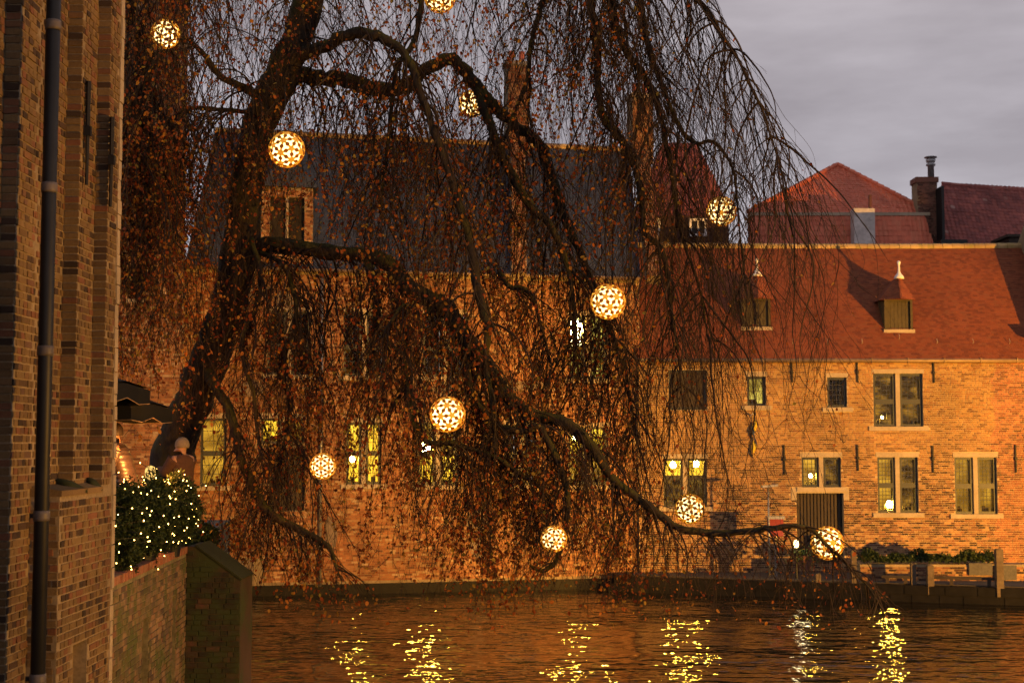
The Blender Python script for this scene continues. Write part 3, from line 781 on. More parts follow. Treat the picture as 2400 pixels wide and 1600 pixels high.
# ================================================================== ROOFS BEHIND
def hip_front(T, px_l, px_r, py_e, px_a, py_a, Y, slope, tw, ex, mat):
    A, B = P(px_l, py_e, Y), P(px_r, py_e, Y); A.z = B.z = (A.z + B.z) / 2
    lo, hi = 0.1, 30
    for _ in range(50):
        m = (lo + hi) / 2
        if A.z + m * math.tan(slope) < P(px_a, py_a, Y + m).z: lo = m
        else: hi = m
    C = P(px_a, py_a, Y + lo)
    return A, B, C
mh = thing('mansard_house', 'house with bright red pantile hip roof rising behind the long brick house', 'house', (14, 70, .5))
A, B, C = hip_front(mh, 1752, 2180, 499, 1963, 387, 66.6, math.radians(43), .3, .3, None)
def away(p, dy): return Vector((p.x * (p.y + dy) / p.y, p.y + dy, p.z))
Cb = away(C, 5); Ab = away(A, 12); Bb = away(B, 12)
mb = MB(); mb.add([A, B, C, Cb, Ab, Bb], [(0, 1, 2), (1, 5, 3, 2), (4, 0, 2, 3), (0, 4, 5, 1)]); rf = mb.build('roof', MAT['pantile'], mh)
tri = lambda A_, B_, C_, tw, ex, par, mat: None
def face_tiles(par, A, B, C, tw, ex, th, mat, D=None, singles=0):
    """pantiles on triangle A B C, or on trapezoid A B C D (C above B, D above A)"""
    A, B, C = Vector(A), Vector(B), Vector(C); u = (B - A).normalized(); n = (B - A).cross(C - A).normalized(); s = n.cross(u); W = (B - A).length
    h = (C - A).dot(s); c1 = (C - A).dot(u); c0 = (Vector(D) - A).dot(u) if D is not None else c1
    lay_tiles(par, 'pantile', A, u, s, n, lambda v: (c0 * v / h, W + (c1 - W) * v / h) if v < h - ex * .5 else None, tw, ex, th, mat, singles, lambda it: random.random(), pan=True, rest_name='pantile_courses')
face_tiles(rf, A, B, C, .215, .185, .055, MAT['pantile'], singles=150)
for (a_, b_) in ((A, C), (B, C)):
    n_ = int((b_ - a_).length / .33)
    for i in range(n_):
        p0 = a_.lerp(b_, i / n_); p1 = a_.lerp(b_, (i + 1.12) / n_)
        m2 = MB().tube([p0 + Vector((0, -.02, .05)), p1 + Vector((0, -.02, .03))], [.12, .10], 8); m2.build('hip_tile', MAT['pantile'], rf)
mb = MB(); mb.box((A.x + .1, A.y - .30, A.z - .17), (B.x - .1, A.y + .02, A.z - .02)); mb.build('eave_gutter', MAT['stone'], mh)
A2, B2 = P(1750, 590, 65.8), P(2192, 590, 65.8); C2, D2 = P(2166, 508, 66.35), P(1766, 508, 66.35)
mb = MB(); mb.add([A2, B2, C2, D2, away(A2, 9), away(B2, 9), away(C2, 9), away(D2, 9)], [(0, 1, 2, 3), (1, 5, 6, 2), (4, 0, 3, 7)]); lo_ = mb.build('mansard', MAT['pantile'], mh)
face_tiles(lo_, A2, B2, C2, .215, .27, .055, MAT['pantile'], D2, singles=150)
mb = MB(); mb.box((A2.x, 65.9, .5), (B2.x, 67.5, A2.z)); mb.build('wall', MAT['brick_chim'], mh)
# grey chimney block with pipe
p0, p1 = P(2003, 575, 64.8), P(2050, 488, 64.8)
gc = thing('chimney_block', 'plain grey cement chimney block with short rust pipe behind the ridge', 'chimney', ((p0.x + p1.x) / 2, 63.6, p0.z))
MB().box((p0.x, 64.8, 9.5), (p1.x, 65.5, p1.z)).build('stack', m_plain('cement', (0.52, 0.48, 0.46), .9, 6, .3), gc)
c_ = P(2039, 490, 65.2); MB().tube([c_, P(2039, 457, 65.2)], .075, 10).build('pipe', MAT['brick_chim'], gc)
# brick chimney with steel flue
q0, q1 = P(2152, 575, 66.4), P(2196, 415, 66.4)
bc = thing('brick_chimney', 'dark brick chimney topped by a tall steel flue cowl', 'chimney', ((q0.x + q1.x) / 2, 66.8, q0.z))
mb = MB().box((q0.x, 66.4, 9), (q1.x, 67.3, q1.z - .25)); st = mb.build('stack', MAT['mortar_dark'], bc)
fch = Facade((q0.x, 66.4, 9), (1, 0, 0), (0, -1, 0)); lay(st, 'brick', fch.O, fch.u, fch.v, fch.n, fill_rows(q1.x - q0.x, q1.z - .25 - 9, .25, .08, .012, []), .015, MAT['brick_chim'], rest_name='brickwork')
MB().box((q0.x - .06, 66.34, q1.z - .25), (q1.x + .06, 67.36, q1.z)).build('cap', MAT['brick_chim'], bc)
fc_ = P(2182, 415, 66.8); k_ = 66.8 / F
fl = MB().lathe([(.15, 0), (.15, 26 * k_), (.22, 27 * k_), (.22, 31 * k_), (.16, 31.5 * k_), (.16, 34 * k_), (.20, 35 * k_), (.24, 41 * k_), (.20, 43 * k_)], fc_, 14).build('flue', MAT['zinc'], bc, True)
MB().lathe([(.02, 47 * k_), (.30, 46 * k_), (.30, 48 * k_), (.02, 50 * k_)], fc_, 14).build('cowl', MAT['zinc'], bc, True)
m2 = MB()
for i in range(6):
    t = i * PI / 3; m2.tube([fc_ + Vector((.2 * math.cos(t), .2 * math.sin(t), 42 * k_)), fc_ + Vector((.2 * math.cos(t), .2 * math.sin(t), 47 * k_))], .012, 5)
m2.build('cowl_strut', MAT['zinc'], bc)
# right rear roof
rr = thing('rear_house', 'house with weathered dark red pantile roof at the upper right', 'house', (20, 70, .5))
A, B = P(2206, 600, 65.5), P(2480, 600, 65.5); D = P(2208, 433, 69.0); C = P(2480, 449, 69.0); B.z = A.z - (D.z - C.z)
mb = MB(); mb.add([A, B, C, D, A + Vector((0, 8, 0)), B + Vector((0, 8, 0))], [(0, 1, 2, 3), (3, 2, 5, 4), (0, 3, 4), (1, 5, 2)]); rf = mb.build('roof', MAT['pantile_old'], rr)
face_tiles(rf, A, B, C, .21, .235, .05, MAT['pantile_old'], D, singles=200)
n_ = 14
for i in range(n_):
    p0 = D.lerp(C, i / n_); p1 = D.lerp(C, (i + 1.08) / n_); sg = Vector((0, 0, -.10 * math.sin(PI * i / n_)))
    MB().tube([p0 + sg + Vector((0, 0, .04)), p1 + sg + Vector((0, 0, .03))], [.12, .11], 8).build('ridge_tile', MAT['pantile_old'], rf)
MB().box((A.x, 65.6, .5), (B.x, 73, A.z)).build('wall', MAT['brick_chim'], rr)
e0 = P(2199, 445, 66); MB().box((e0.x, 65.5, 9), (e0.x + .12, 68.5, P(2199, 440, 66).z)).build('party_wall', MAT['black'], rr)
s0, s1 = P(2204, 575, 64.8), P(2266, 562, 64.8); MB().box((s0.x, 64.7, s0.z), (s1.x, 65.4, s1.z)).build('skylight', MAT['black'], rr)
s0, s1 = P(2366, 590, 63.5), P(2420, 550, 63.5); mb = MB().box((s0.x, 63.5, s0.z), (s1.x, 65.4, s1.z - .12)); mb.box((s0.x - .15, 63.3, s1.z - .118), (s1.x, 65.5, s1.z)); mb.build('dormer', MAT['wood_dark'], rr)
# middle rear house with white dormer windows
mr = thing('attic_house', 'house with red hip roof and small white attic windows behind the drooping branches', 'house', (8, 64, .5))
A, B = P(1490, 506, 62), P(1718, 506, 62); B.z = A.z; D, C = P(1552, 338, 65.0), P(1632, 342, 65.0); C.z = D.z
mb = MB(); mb.add([A, B, C, D, A + Vector((0, 8, 0)), B + Vector((0, 8, 0)), C + Vector((0, 3, 0)), D + Vector((0, 3, 0))], [(0, 1, 2, 3), (1, 5, 6, 2), (4, 0, 3, 7), (3, 2, 6, 7), (5, 4, 7, 6)]); rf = mb.build('roof', MAT['pantile_old'], mr)
face_tiles(rf, A, B, C, .21, .22, .05, MAT['pantile_old'], D)
z0 = P(1600, 600, 61.6).z
MB().box((A.x + .2, 61.9, .5), (B.x - .2, 69, A.z - .02)).build('wall', MAT['brick_chim'], mr)
for x0, x1 in ((1518, 1548), (1616, 1657)):
    p0, p1 = P(x0, 553, 61.7), P(x1, 512, 61.7); m2 = MB(); w = .10
    m2.box((p0.x, 61.7, p0.z), (p0.x + w, 61.85, p1.z)); m2.box((p1.x - w, 61.7, p0.z), (p1.x, 61.85, p1.z)); m2.box((p0.x + w, 61.7, p1.z - w), (p1.x - w, 61.85, p1.z)); m2.box((p0.x + w, 61.7, p0.z), (p1.x - w, 61.85, p0.z + w))
    m2.box(((p0.x + p1.x) / 2 - .035, 61.72, p0.z + w), ((p0.x + p1.x) / 2 + .035, 61.84, p1.z - w)); wf = m2.build('window', MAT['white'], mr)
    MB().box((p0.x + w, 61.8, p0.z + w), (p1.x - w, 61.81, p1.z - w)).build('pane', MAT['pipe'], wf)

# ================================================================== LEFT FAR HOUSE (behind the tree)
PA, PB = P(426, 1040, 51.5), P(1500, 1040, 55.3)
ul = Vector((PB.x - PA.x, PB.y - PA.y, 0)).normalized(); nl = Vector((ul.y, -ul.x, 0))
fl_ = Facade((PA.x, PA.y, 0), ul, nl)
WL = (Vector((PB.x, PB.y, 0)) - Vector((PA.x, PA.y, 0))).length
ZL = fl_.uv(1004, 645)[1]
canal = thing('canal_house', 'red brick house with dark slate roof standing in the water behind the weeping tree', 'house', tuple(fl_.at(WL / 2, 0, -3)))
wl_ = {
    'a1': (627, 730, 727, 877), 'a2': (806, 732, 902, 880), 'a3': (991, 735, 1096, 882), 'a4': (1334, 740, 1424, 887),
    'b1': (470, 980, 530, 1138), 'b2': (612, 980, 712, 1038), 'b3': (812, 990, 893, 1134), 'b4': (980, 990, 1074, 1136), 'b5': (1182, 995, 1256, 1136), 'b6': (1332, 1000, 1426, 1136),
    'door': (630, 1054, 714, 1196)}
L_ = {k: fl_.rect(*v) for k, v in wl_.items()}
bh = list(L_.values())
for k, r in L_.items():
    if k != 'door': bh += [(r[0] - .05, r[1] + .05, r[3], r[3] + .17), (r[0] - .2, r[1] + .2, r[2] - .17, r[2])]
mb = MB(); backing(mb, fl_.O, fl_.u, fl_.v, fl_.n, WL, ZL, list(L_.values()), .3)
for a in (0, WL):
    mb.obox(fl_.at(a, ZL / 2, -4.6), ul * .12, nl * 4.25, (0, 0, ZL / 2))
wall = mb.build('wall', MAT['mortar_dark'], canal)
PL = fl_.uv(600, 1312)[1]
bk = [b for b in fill_rows(WL, ZL - .02, .255, .080, .013, bh) if b[2] > (PL if b[0] < 2.9 else .40)]
lay(wall, 'brick', fl_.O, fl_.u, fl_.v, fl_.n, bk, .016, MAT['brick_left'], 300, lambda b: -abs((b[0] + b[1]) / 2 - fl_.uv(600, 800)[0]) - abs((b[2] + b[3]) / 2 - 8.6), rest_name='brickwork')
x = 0.0
while x < 2.6:                                            # pale stone plinth above the waterline
    L = random.uniform(.6, 1.3); hh = PL
    m2 = MB(); fbox(m2, fl_, x + .008, min(x + L, WL) - .008, .38, PL - .01, 0.0, .055 + random.uniform(-.012, .012)); m2.build('plinth_stone', MAT['plaster'], canal); x += L
m2 = MB(); fbox(m2, fl_, 0, WL, -.6, .375, 0, .085); m2.build('wet_footing', MAT['wet'], canal)
window(canal, fl_, L_['a1'], 2, .45, 'dark_room', (2, 2)); window(canal, fl_, L_['a2'], 2, .45, 'dark_room', (2, 2)); window(canal, fl_, L_['a3'], 2, .45, 'dark_room', (2, 2))
window(canal, fl_, L_['a4'], 2, .48, ['room_green', 'room_white', 'room_green', 'room_green'], (1, 1), label='upstairs window lit bright white', lamp=[(L_['a4'][0] + 0.22 * (L_['a4'][1] - L_['a4'][0]), L_['a4'][2] + 0.8 * (L_['a4'][3] - L_['a4'][2]), 0.24)])  # lamp added behind the pane for a bright patch on the water
window(canal, fl_, L_['b1'], 1, .48, 'room_warm', (2, 3)); window(canal, fl_, L_['b2'], 2, None, ['room_bright', 'room_warm'], (2, 3), sill=False)
window(canal, fl_, L_['b3'], 2, .5, 'room_bright', (2, 3), lamp=[(L_['b3'][0] + 0.2 * (L_['b3'][1] - L_['b3'][0]), L_['b3'][2] + 0.4 * (L_['b3'][3] - L_['b3'][2]), 0.08)]); r = L_['b4']; window(canal, fl_, r, 2, .5, ['room_bright', 'room_warm', 'room_bright', 'room_warm'], (2, 3), lamp=(r[0] + .28, (r[2] + r[3]) / 2 + .16, .2))  # first window's lamp added for water glints; the other is a room lamp
window(canal, fl_, L_['b5'], 2, .5, 'room_dim', (2, 3)); window(canal, fl_, L_['b6'], 2, .5, ['room_warm', 'room_bright', 'room_warm', 'room_bright'], (2, 3), lamp=[(L_['b6'][0] + 0.25 * (L_['b6'][1] - L_['b6'][0]), L_['b6'][2] + 0.8 * (L_['b6'][3] - L_['b6'][2]), 0.1)])  # lamp of the second window added to glitter in the canal
a, b, c, d = L_['door']; mb = MB(); fbox(mb, fl_, a, b, c, d, -.3, -.27); dr = mb.build('door', MAT['black'], canal)
for i in range(8):
    w = (b - a) / 8; m2 = MB(); fbox(m2, fl_, a + i * w + .01, a + (i + 1) * w - .012, c, d, -.26, -.2); m2.build('plank', MAT['wood_dark'], dr)
# pale plaster patches left on the brick
for (x0, y0, x1, y1) in ((560, 665, 640, 700), (640, 680, 690, 728), (1085, 1190, 1150, 1250), (1100, 1255, 1140, 1310), (560, 890, 625, 930), (1010, 890, 1080, 930), (1150, 890, 1300, 915), (760, 1205, 790, 1300)):
    r = fl_.rect(x0, y0, x1, y1); m2 = MB(); n_ = 9
    ring = [fl_.at((r[0] + r[1]) / 2 + math.cos(2 * PI * i / n_) * (r[1] - r[0]) / 2 * random.uniform(.8, 1.1), (r[2] + r[3]) / 2 + math.sin(2 * PI * i / n_) * (r[3] - r[2]) / 2 * random.uniform(.8, 1.1), .021) for i in range(n_)]
    m2.add(ring + [p - nl * .02 for p in ring], [tuple(range(n_))] + [(i, n_ + i, n_ + (i + 1) % n_, (i + 1) % n_) for i in range(n_)]); m2.build('plaster_patch', MAT['plaster'], wall)
# downpipe
u0 = fl_.uv(752, 1000)[0]
mb = MB(); mb.tube([fl_.at(u0, .3, .12), fl_.at(u0, ZL, .12)], .06, 10); dp = mb.build('downpipe', MAT['zinc'], canal, True)
for z in (2, 4, 6, 8, 10): MB().lathe([(.075, -.04), (.075, .04)], fl_.at(u0, z, .12), 10).build('pipe_collar', MAT['zinc'], dp)
# slate roof
SL2 = math.radians(52); back = -nl
sl = back * math.cos(SL2) + Vector((0, 0, math.sin(SL2))); nn = nl * math.sin(SL2) + Vector((0, 0, math.cos(SL2)))
EV = fl_.at(0, ZL + .04, .25); RUN2 = 4.75; SLN = RUN2 / math.cos(SL2)
s2_ = sl + ul * (-sl.x / ul.x)
A, B = EV.copy(), EV + ul * WL; C, D = B + s2_ * SLN, A + s2_ * SLN
mb = MB(); mb.add([A - nn*.02, B - nn*.02, C - nn*.02, D - nn*.02, A + back * 2 * RUN2, B + back * 2 * RUN2], [(0, 1, 2, 3), (3, 2, 5, 4), (0, 3, 4), (1, 5, 2)]); srf = mb.build('slate_roof', MAT['slate'], canal)
skw = -sl.x / ul.x
lay_tiles(srf, 'slate', EV, ul, sl, nn, lambda v: (skw * v, WL + skw * v) if v < SLN - .05 else None, .20, .118, .010, MAT['slate'], 300, lambda it: -abs(it[0] - WL * .88) - abs(it[2] - 3), rest_name='slate_courses')
mb = MB().tube([A + nl * .06, B + nl * .06], .08, 8); mb.build('gutter', MAT['gutter'], canal, True)
n_ = 40
for i in range(n_):
    p0, p1 = D.lerp(C, i / n_), D.lerp(C, (i + .985) / n_)
    MB().tube([p0 + Vector((0, 0, .02)), p1 + Vector((0, 0, .02))], .13, 8).build('ridge_tile', MAT['gutter'] if i % 3 else MAT['ridge'], srf)
def roof_u(px, py=500):
    d = P(px, py, 50) - Vector((0, 0, EYE)); o = Vector((0, 0, EYE)); t = (EV - o).dot(nn) / d.dot(nn); return (o + d * t - EV).dot(ul)
for px, ht, py in ((1180, 1.0, 480), (1480, 1.0, 480)):
    u0 = roof_u(px, py); w = .58
    p = EV + ul * (u0 - w / 2) - nl * 0.0
    sk = -sl.x / ul.x; s2 = (sl + ul * sk)
    pts = [p - nn * .1 - sl * .15, p + ul * w - nn * .1 - sl * .15, p + ul * w + s2 * SLN - nn * .1, p + s2 * SLN - nn * .1]
    mb = MB(); up = [q + nn * .42 for q in pts]; mb.add(pts + up, [(4, 5, 6, 7), (0, 1, 5, 4), (1, 2, 6, 5), (2, 3, 7, 6), (3, 0, 4, 7)])
    gpp = mb.build('gable_parapet', MAT['mortar_dark'], canal)
    lay(gpp, 'brick', up[0], ul, s2, nn, fill_rows(w, SLN + .1, .2, .082, .013, []), .02, MAT['brick_left'], jit=.012, rest_name='brickwork')
    # chimney on the ridge
    cw = .92; z0 = D.z - .6; top = P(px, 182 if px < 1300 else 240, 60).z + .15
    base = p + ul * (w / 2) + s2 * SLN; base.z = z0
    mb = MB(); mb.obox(Vector((base.x, base.y, (z0 + top) / 2)), ul * cw / 2, nl * .4, (0, 0, (top - z0) / 2)); ch = mb.build('chimney', MAT['mortar_dark'], canal)
    fo = Vector((base.x, base.y, z0)) - ul * cw / 2 + nl * .4
    lay(ch, 'brick', fo, ul, (0, 0, 1), nl, fill_rows(cw, top - z0, .23, .082, .013, []), .018, MAT['brick_left'], rest_name='brickwork')
    mb = MB(); mb.obox(Vector((base.x, base.y, top + .06)), ul * (cw / 2 + .07), nl * .48, (0, 0, .08)); mb.build('chimney_cap', MAT['stone'], ch)
    for s in (-.22, .22):
        MB().lathe([(.16, 0), (.13, .1), (.12, .45), (.15, .5)], Vector((base.x, base.y, top + .145)) + ul * s, 10).build('chimney_pot', MAT['pantile'], ch, True)
# brick dormer gable with a mullioned window
u0, v0 = fl_.uv(672, 600); z1 = fl_.uv(672, 462)[1]; z2 = fl_.uv(672, 400)[1]
fd = Facade(fl_.at(u0 - .95, ZL, .04), ul, nl)
hw = (.32, 1.58, .62, z1 - ZL + .0)
mb = MB(); backing(mb, fd.O, fd.u, fd.v, fd.n, 1.9, z1 - ZL + .35, [hw], .25)
for a_ in (0, 1.9): mb.add([fd.at(a_, 0), fd.at(a_, 0, -3), fd.at(a_, z1 - ZL + .35, -3), fd.at(a_, z1 - ZL + .35)], [(0, 1, 2, 3)])
dmr = mb.build('dormer', MAT['mortar_dark'], canal)
lay(dmr, 'brick', fd.O, fd.u, fd.v, fd.n, fill_rows(1.9, z1 - ZL + .34, .24, .08, .013, [hw]), .016, MAT['brick_left'], rest_name='brickwork')
ht = z1 - ZL + .36
mb = MB(); mb.add([fd.at(-.2, ht, .2), fd.at(2.1, ht, .2), fd.at(.95, ht + 1.25, .05), fd.at(-.2, ht, -3.2), fd.at(2.1, ht, -3.2), fd.at(.95, ht + 1.25, -3.2)], [(0, 1, 2), (1, 4, 5, 2), (3, 0, 2, 5), (0, 3, 4, 1)]); mb.build('dormer_roof', MAT['slate'], dmr)
mb = MB(); fbox(mb, fd, .90, 1.0, hw[2], hw[3], -.16, -.03); mb.build('stone_mullion', MAT['stone'], dmr)
mb = MB(); fbox(mb, fd, .32, 1.58, hw[2], hw[3], -.22, -.2); mb.build('pane', MAT['dark_room'], dmr)
# tall brick tower house at far left
tow = thing('tower_house', 'tall orange brick tower wall behind the left curtain of leaves', 'house', tuple(P(330, 1200, 47)))
T0, T1 = P(20, 1000, 48), P(426, 1000, 48)
ft = Facade((T0.x, 48, 0), (1, 0, 0), (0, -1, 0)); HT = 27.0
tw_ = [ft.rect(285, 330, 305, 385), ft.rect(300, 620, 340, 700)]
mb = MB(); backing(mb, ft.O, ft.u, ft.v, ft.n, T1.x - T0.x, HT, tw_, .3); mb.add([(T1.x, 48, 0), (T1.x * 57 / 48, 56, 0), (T1.x * 57 / 48, 56, HT), (T1.x, 48, HT)], [(0, 1, 2, 3)])
wall = mb.build('wall', MAT['mortar_dark'], tow)
lay(wall, 'brick', ft.O, ft.u, ft.v, ft.n, fill_rows(T1.x - T0.x, HT - .02, .25, .08, .013, tw_), .016, MAT['brick_left'], rest_name='brickwork')
for r in tw_: m2 = MB(); fbox(m2, ft, r[0], r[1], r[2], r[3], -.32, -.30); m2.build('pane', MAT['dark_room'], tow); m2 = MB(); fbox(m2, ft, r[0] - .05, r[1] + .05, r[2] - .14, r[2] - .003, -.1, .05); m2.build('sill', MAT['stone'], tow)

# ================================================================== FAR QUAY FURNITURE
for i, (px, y0, y1, Y, w) in enumerate(((1918, 1345, 1394, quay_y(1918, .2), .09), (2002, 1290, 1388, quay_y(2002, .2), .09), (2141, 1322, 1380, quay_y(2141, .35), .09), (2181, 1325, 1396, quay_y(2181, .12), .11), (2343, 1287, 1396, quay_y(2343, .12), .12))):
    b = P(px, y1, Y); t = P(px, y0, Y)
    o = MB().obox(((b.x), Y, (QZ - .3 + t.z) / 2), (w, 0, 0), (0, w, 0), (0, 0, (t.z - QZ + .3) / 2))
    o.obox((b.x, Y, t.z + .012), (w * .8, 0, 0), (0, w * .8, 0), (0, 0, .015))
    o = o.build('mooring_post', MAT['wood'])
    tag(o, ['weathered mooring post by the dark water steps', 'thin wooden post at the left end of the planted wall', 'short wooden post in the middle of the railing',
            'pale square mooring post at the left end of the rail', 'tall mooring post at the right end of the rail'][i], 'post', 'wooden posts along the far quay')
for i, (x0, x1, py, legs) in enumerate(((2189, 2336, 1352, (2230, 2318)), (2066, 2134, 1350, (2080, 2122)))):
    a, b = P(x0, py, quay_y(x0, .3)), P(x1, py, quay_y(x1, .3)); b.z = a.z
    t = thing('wooden_rail', ['low wooden rail between the two mooring posts', 'shorter low wooden rail left of the short post'][i], 'rail', ((a.x + b.x) / 2, (a.y + b.y) / 2, QZ))
    MB().obox((a + b) / 2, (b - a) / 2, qn * .07, (0, 0, .05)).build('rail', MAT['wood_dark'], t)
    for l in legs:
        p = P(l, py, quay_y(l, .3)); MB().obox((p.x, p.y, (QZ + .03 + a.z - .052) / 2), qd * .06, qn * .05, (0, 0, (a.z - .052 - QZ - .03) / 2)).build('leg', MAT['wood_dark'], t)
# planted low wall
x0, x1 = P(2016, 1320, 51.6).x, P(2500, 1320, 51.6).x
pw = thing('planter_wall', 'low brick wall carrying a strip of dark green plants on the quay', 'wall', ((x0 + x1) / 2, 51.8, QZ))
zt = P(2200, 1322, 51.6).z
MB().box((x0, 51.62, QZ), (x1, 52.3, zt)).build('core', MAT['mortar_dark'], pw)
fp_ = Facade((x0, 51.62, QZ + .03), (1, 0, 0), (0, -1, 0))
lay(pw, 'brick', fp_.O, fp_.u, fp_.v, fp_.n, fill_rows(x1 - x0, zt - QZ - .03, .26, .084, .014, []), .016, MAT['brick_far'], 200, lambda b: -b[0], rest_name='brickwork')
for k, (xx, ww, zz, hh) in enumerate(((P(2300, 1360, 51.5).x, .42, QZ + .25, .22), (P(2358, 1360, 51.5).x, .40, QZ + .12, .26))):
    MB().obox((xx, 51.58, zz + .2), (ww, 0, 0), (0, .05, 0), (0, 0, hh)).build('stone_block', MAT['stone_grey'], pw)

def leaf_cloud(n, pos, size, aspect=0.55, droop=0.3, rng=RNG):
    """n small leaf blades at pos (n,3): two folded quads each"""
    n = len(pos); d = rng.normal(0, 1, (n, 3)); d[:, 2] -= droop; d /= np.linalg.norm(d, axis=1)[:, None]
    r = rng.normal(0, 1, (n, 3)); s = np.cross(d, r); s /= np.linalg.norm(s, axis=1)[:, None] + 1e-9; nn_ = np.cross(d, s)
    L = (size * rng.uniform(0.5, 1.35, n))[:, None]; Wd = L * aspect * 0.5
    base = pos; tip = pos + d * L
    curl = nn_ * L * rng.uniform(-.18, .18, (n, 1)); fold = nn_ * L * .07
    V = np.stack([base, base + d * L * .30 + s * Wd + fold, base + d * L * .68 + s * Wd * .85 + fold + curl * .5, tip + curl,
                  base + d * L * .68 - s * Wd * .85 + fold + curl * .5, base + d * L * .30 - s * Wd + fold], 1)
    q = np.array([(0, 1, 2, 3), (0, 3, 4, 5)])
    return V.reshape(-1, 3), (q[None] + (np.arange(n) * 6)[:, None, None]).reshape(-1, 4)

n = 5200; x0h, x1h = P(2016, 1300, 51.8).x, P(2346, 1300, 51.8).x
bx = RNG.uniform(x0h, x1h, n); hgt = .30 + .12 * np.sin(bx * 3.1) + .1 * np.sin(bx * 7.3 + 1)
th = RNG.uniform(0, 2 * PI, n); rr_ = np.sqrt(RNG.uniform(.15, 1, n))
pos = np.stack([bx, 51.85 + .27 * rr_ * np.cos(th), zt + .12 + hgt * .9 * np.abs(rr_ * np.sin(th))], 1)
V, Fq = leaf_cloud(n, pos, .10); hg = obj('hedge_strip', mesh_np('hedge_strip', V, [Fq]), MAT['green']); stuff(hg)
hg['label'] = 'strip of dark green plants on top of the low quay wall'; hg['category'] = 'plants'
# street lamp, red box, flag, banner, lit lamp by the door
b = P(1803, 1320, 53.2); t = P(1803, 1140, 53.2)
sl_ = thing('street_lamp', 'slim grey street lamp post with a flat head before the brick house', 'lamp', (b.x, 53.2, QZ + .03))
MB().tube([(b.x, 53.2, QZ + .03), (b.x, 53.2, t.z)], [.05, .03], 8).build('pole', MAT['zinc'], sl_, True)
MB().obox((b.x + .02, 53.1, t.z + .03), (.30, 0, .03), (0, .12, 0), (0, 0, .04)).build('lamp_head', MAT['zinc'], sl_)
a, c = P(1802, 1256, 53.2), P(1836, 1216, 53.2)
bxr = thing('red_box', 'red post box with grey cap standing near the dark door', 'box', ((a.x + c.x) / 2, 53.3, QZ + .03))
MB().box((a.x, 53.2, a.z), (c.x, 53.55, c.z)).build('body', MAT['red_paint'], bxr)
MB().box((a.x - .04, 53.15, c.z + .002), (c.x + .04, 53.6, c.z + .11)).build('cap', MAT['zinc'], bxr)
MB().tube([((a.x + c.x) / 2, 53.38, QZ + .03), ((a.x + c.x) / 2, 53.38, a.z)], .05, 8).build('stand', MAT['zinc'], bxr)
def flag(name, label, px, y0, y1, w, Y, mats):
    p, q = P(px, y0, Y), P(px, y1, Y)
    t = thing(name, label, 'flag', (p.x, Y, q.z))
    MB().tube([(p.x - .05, Y + .17, p.z + .42), (p.x, Y - .05, p.z + .5)], .025, 6).build('pole', MAT['white'], t)
    n = 14; k = len(mats)
    for j, m in enumerate(mats):
        v = []; f = []
        i0, i1 = int(n * j / k), int(n * (j + 1) / k)
        for i in range(i0, i1 + 1):
            z = p.z + .45 - (p.z + .45 - q.z) * i / n
            for s in (0, .5, 1): v.append((p.x + w * s * (1 - .35 * i / n) + .05 * math.sin(i * .9), Y + .07 * math.sin(i * .7 + s * 5), z - s * .22))
        for i in range(i1 - i0):
            for s in (0, 1): f.append((i * 3 + s, i * 3 + s + 1, i * 3 + s + 4, i * 3 + s + 3))
        mb = MB(); mb.add(v + [(x_, y_ + .012, z_) for x_, y_, z_ in v], f + [tuple(reversed([i + len(v) for i in q_])) for q_ in f]); mb.build('cloth', m, t)
flag('pennant', 'hanging yellow and blue pennant on the brick wall left of the door', 1764, 1000, 1062, .13, 54.86, [MAT['yellow_cloth'], MAT['blue_cloth'], MAT['yellow_cloth']])
lp = P(1866, 1275, 52.4)
wl2 = thing('quay_lamp', 'small white glowing lamp on the quay edge beside the dark steps', 'lamp', (lp.x, 52.4, QZ + .03))
MB().tube([(lp.x, 52.4, QZ + .03), (lp.x, 52.4, lp.z - .12)], .03, 8).build('post', MAT['black'], wl2)
MB().lathe([(.02, -.12), (.07, -.10), (.09, .0), (.07, .12), (.02, .16)], lp, 10).build('globe', m_emit('white_globe', (1, .75, .30), 7), wl2, True)
ld = bpy.data.lights.new('quay_lamp_light', 'POINT'); ld.energy = 14; ld.color = (1, .8, .45); ld.shadow_soft_size = .1
lo = bpy.data.objects.new('quay_lamp_light', ld); link(lo, wl2); lo.matrix_basis = Matrix.Translation(lp + Vector((0, -.25, .1)))
c = P(1888, 1298, 52.5); pos = np.array(c)[None] + RNG.normal(0, 1, (420, 3)) * np.array([.28, .2, .14])
V, Fq = leaf_cloud(420, pos, .11); o = thing('potted_plant', 'small green bush lit by the quay lamp', 'plant', (c.x, c.y, c.z - .55)); stuff(obj('foliage', mesh_np('foliage', V, [Fq]), MAT['green'], o))
MB().lathe([(.16, -.55), (.24, -.15), (.26, -.05)], c, 12).build('pot', MAT['brick_chim'], o)

# ================================================================== NEAR LEFT BUILDING
nb_ = thing('near_building', 'old brick building with stepped wall recess and dark downpipe at the left edge', 'building', (-5.5, 14, 0))
ZS, ZT = 5.0, 14.0
XS = [-5.10, -4.955, -4.796, -4.65]; YS = [14.05, 15.58, 16.18, 16.67]
YK = 14.69                                                   # the thicker foot of the wall begins here
mb = MB()
poly = [(-9, 6), (XS[0], 6), (XS[0], YS[0]), (XS[1], YS[0]), (XS[1], YS[1]), (XS[2], YS[1]), (XS[2], YS[2]), (XS[3], YS[2]), (XS[3], YS[3]), (-9, YS[3])]
k = len(poly)
mb.add([(x, y, -1) for x, y in poly] + [(x, y, ZT) for x, y in poly], [(i, (i + 1) % k, (i + 1) % k + k, i + k) for i in range(k)] + [tuple(range(k, 2 * k))])
fn = Facade((XS[3] + .004, YK, -1), (0, 1, 0), (1, 0, 0))
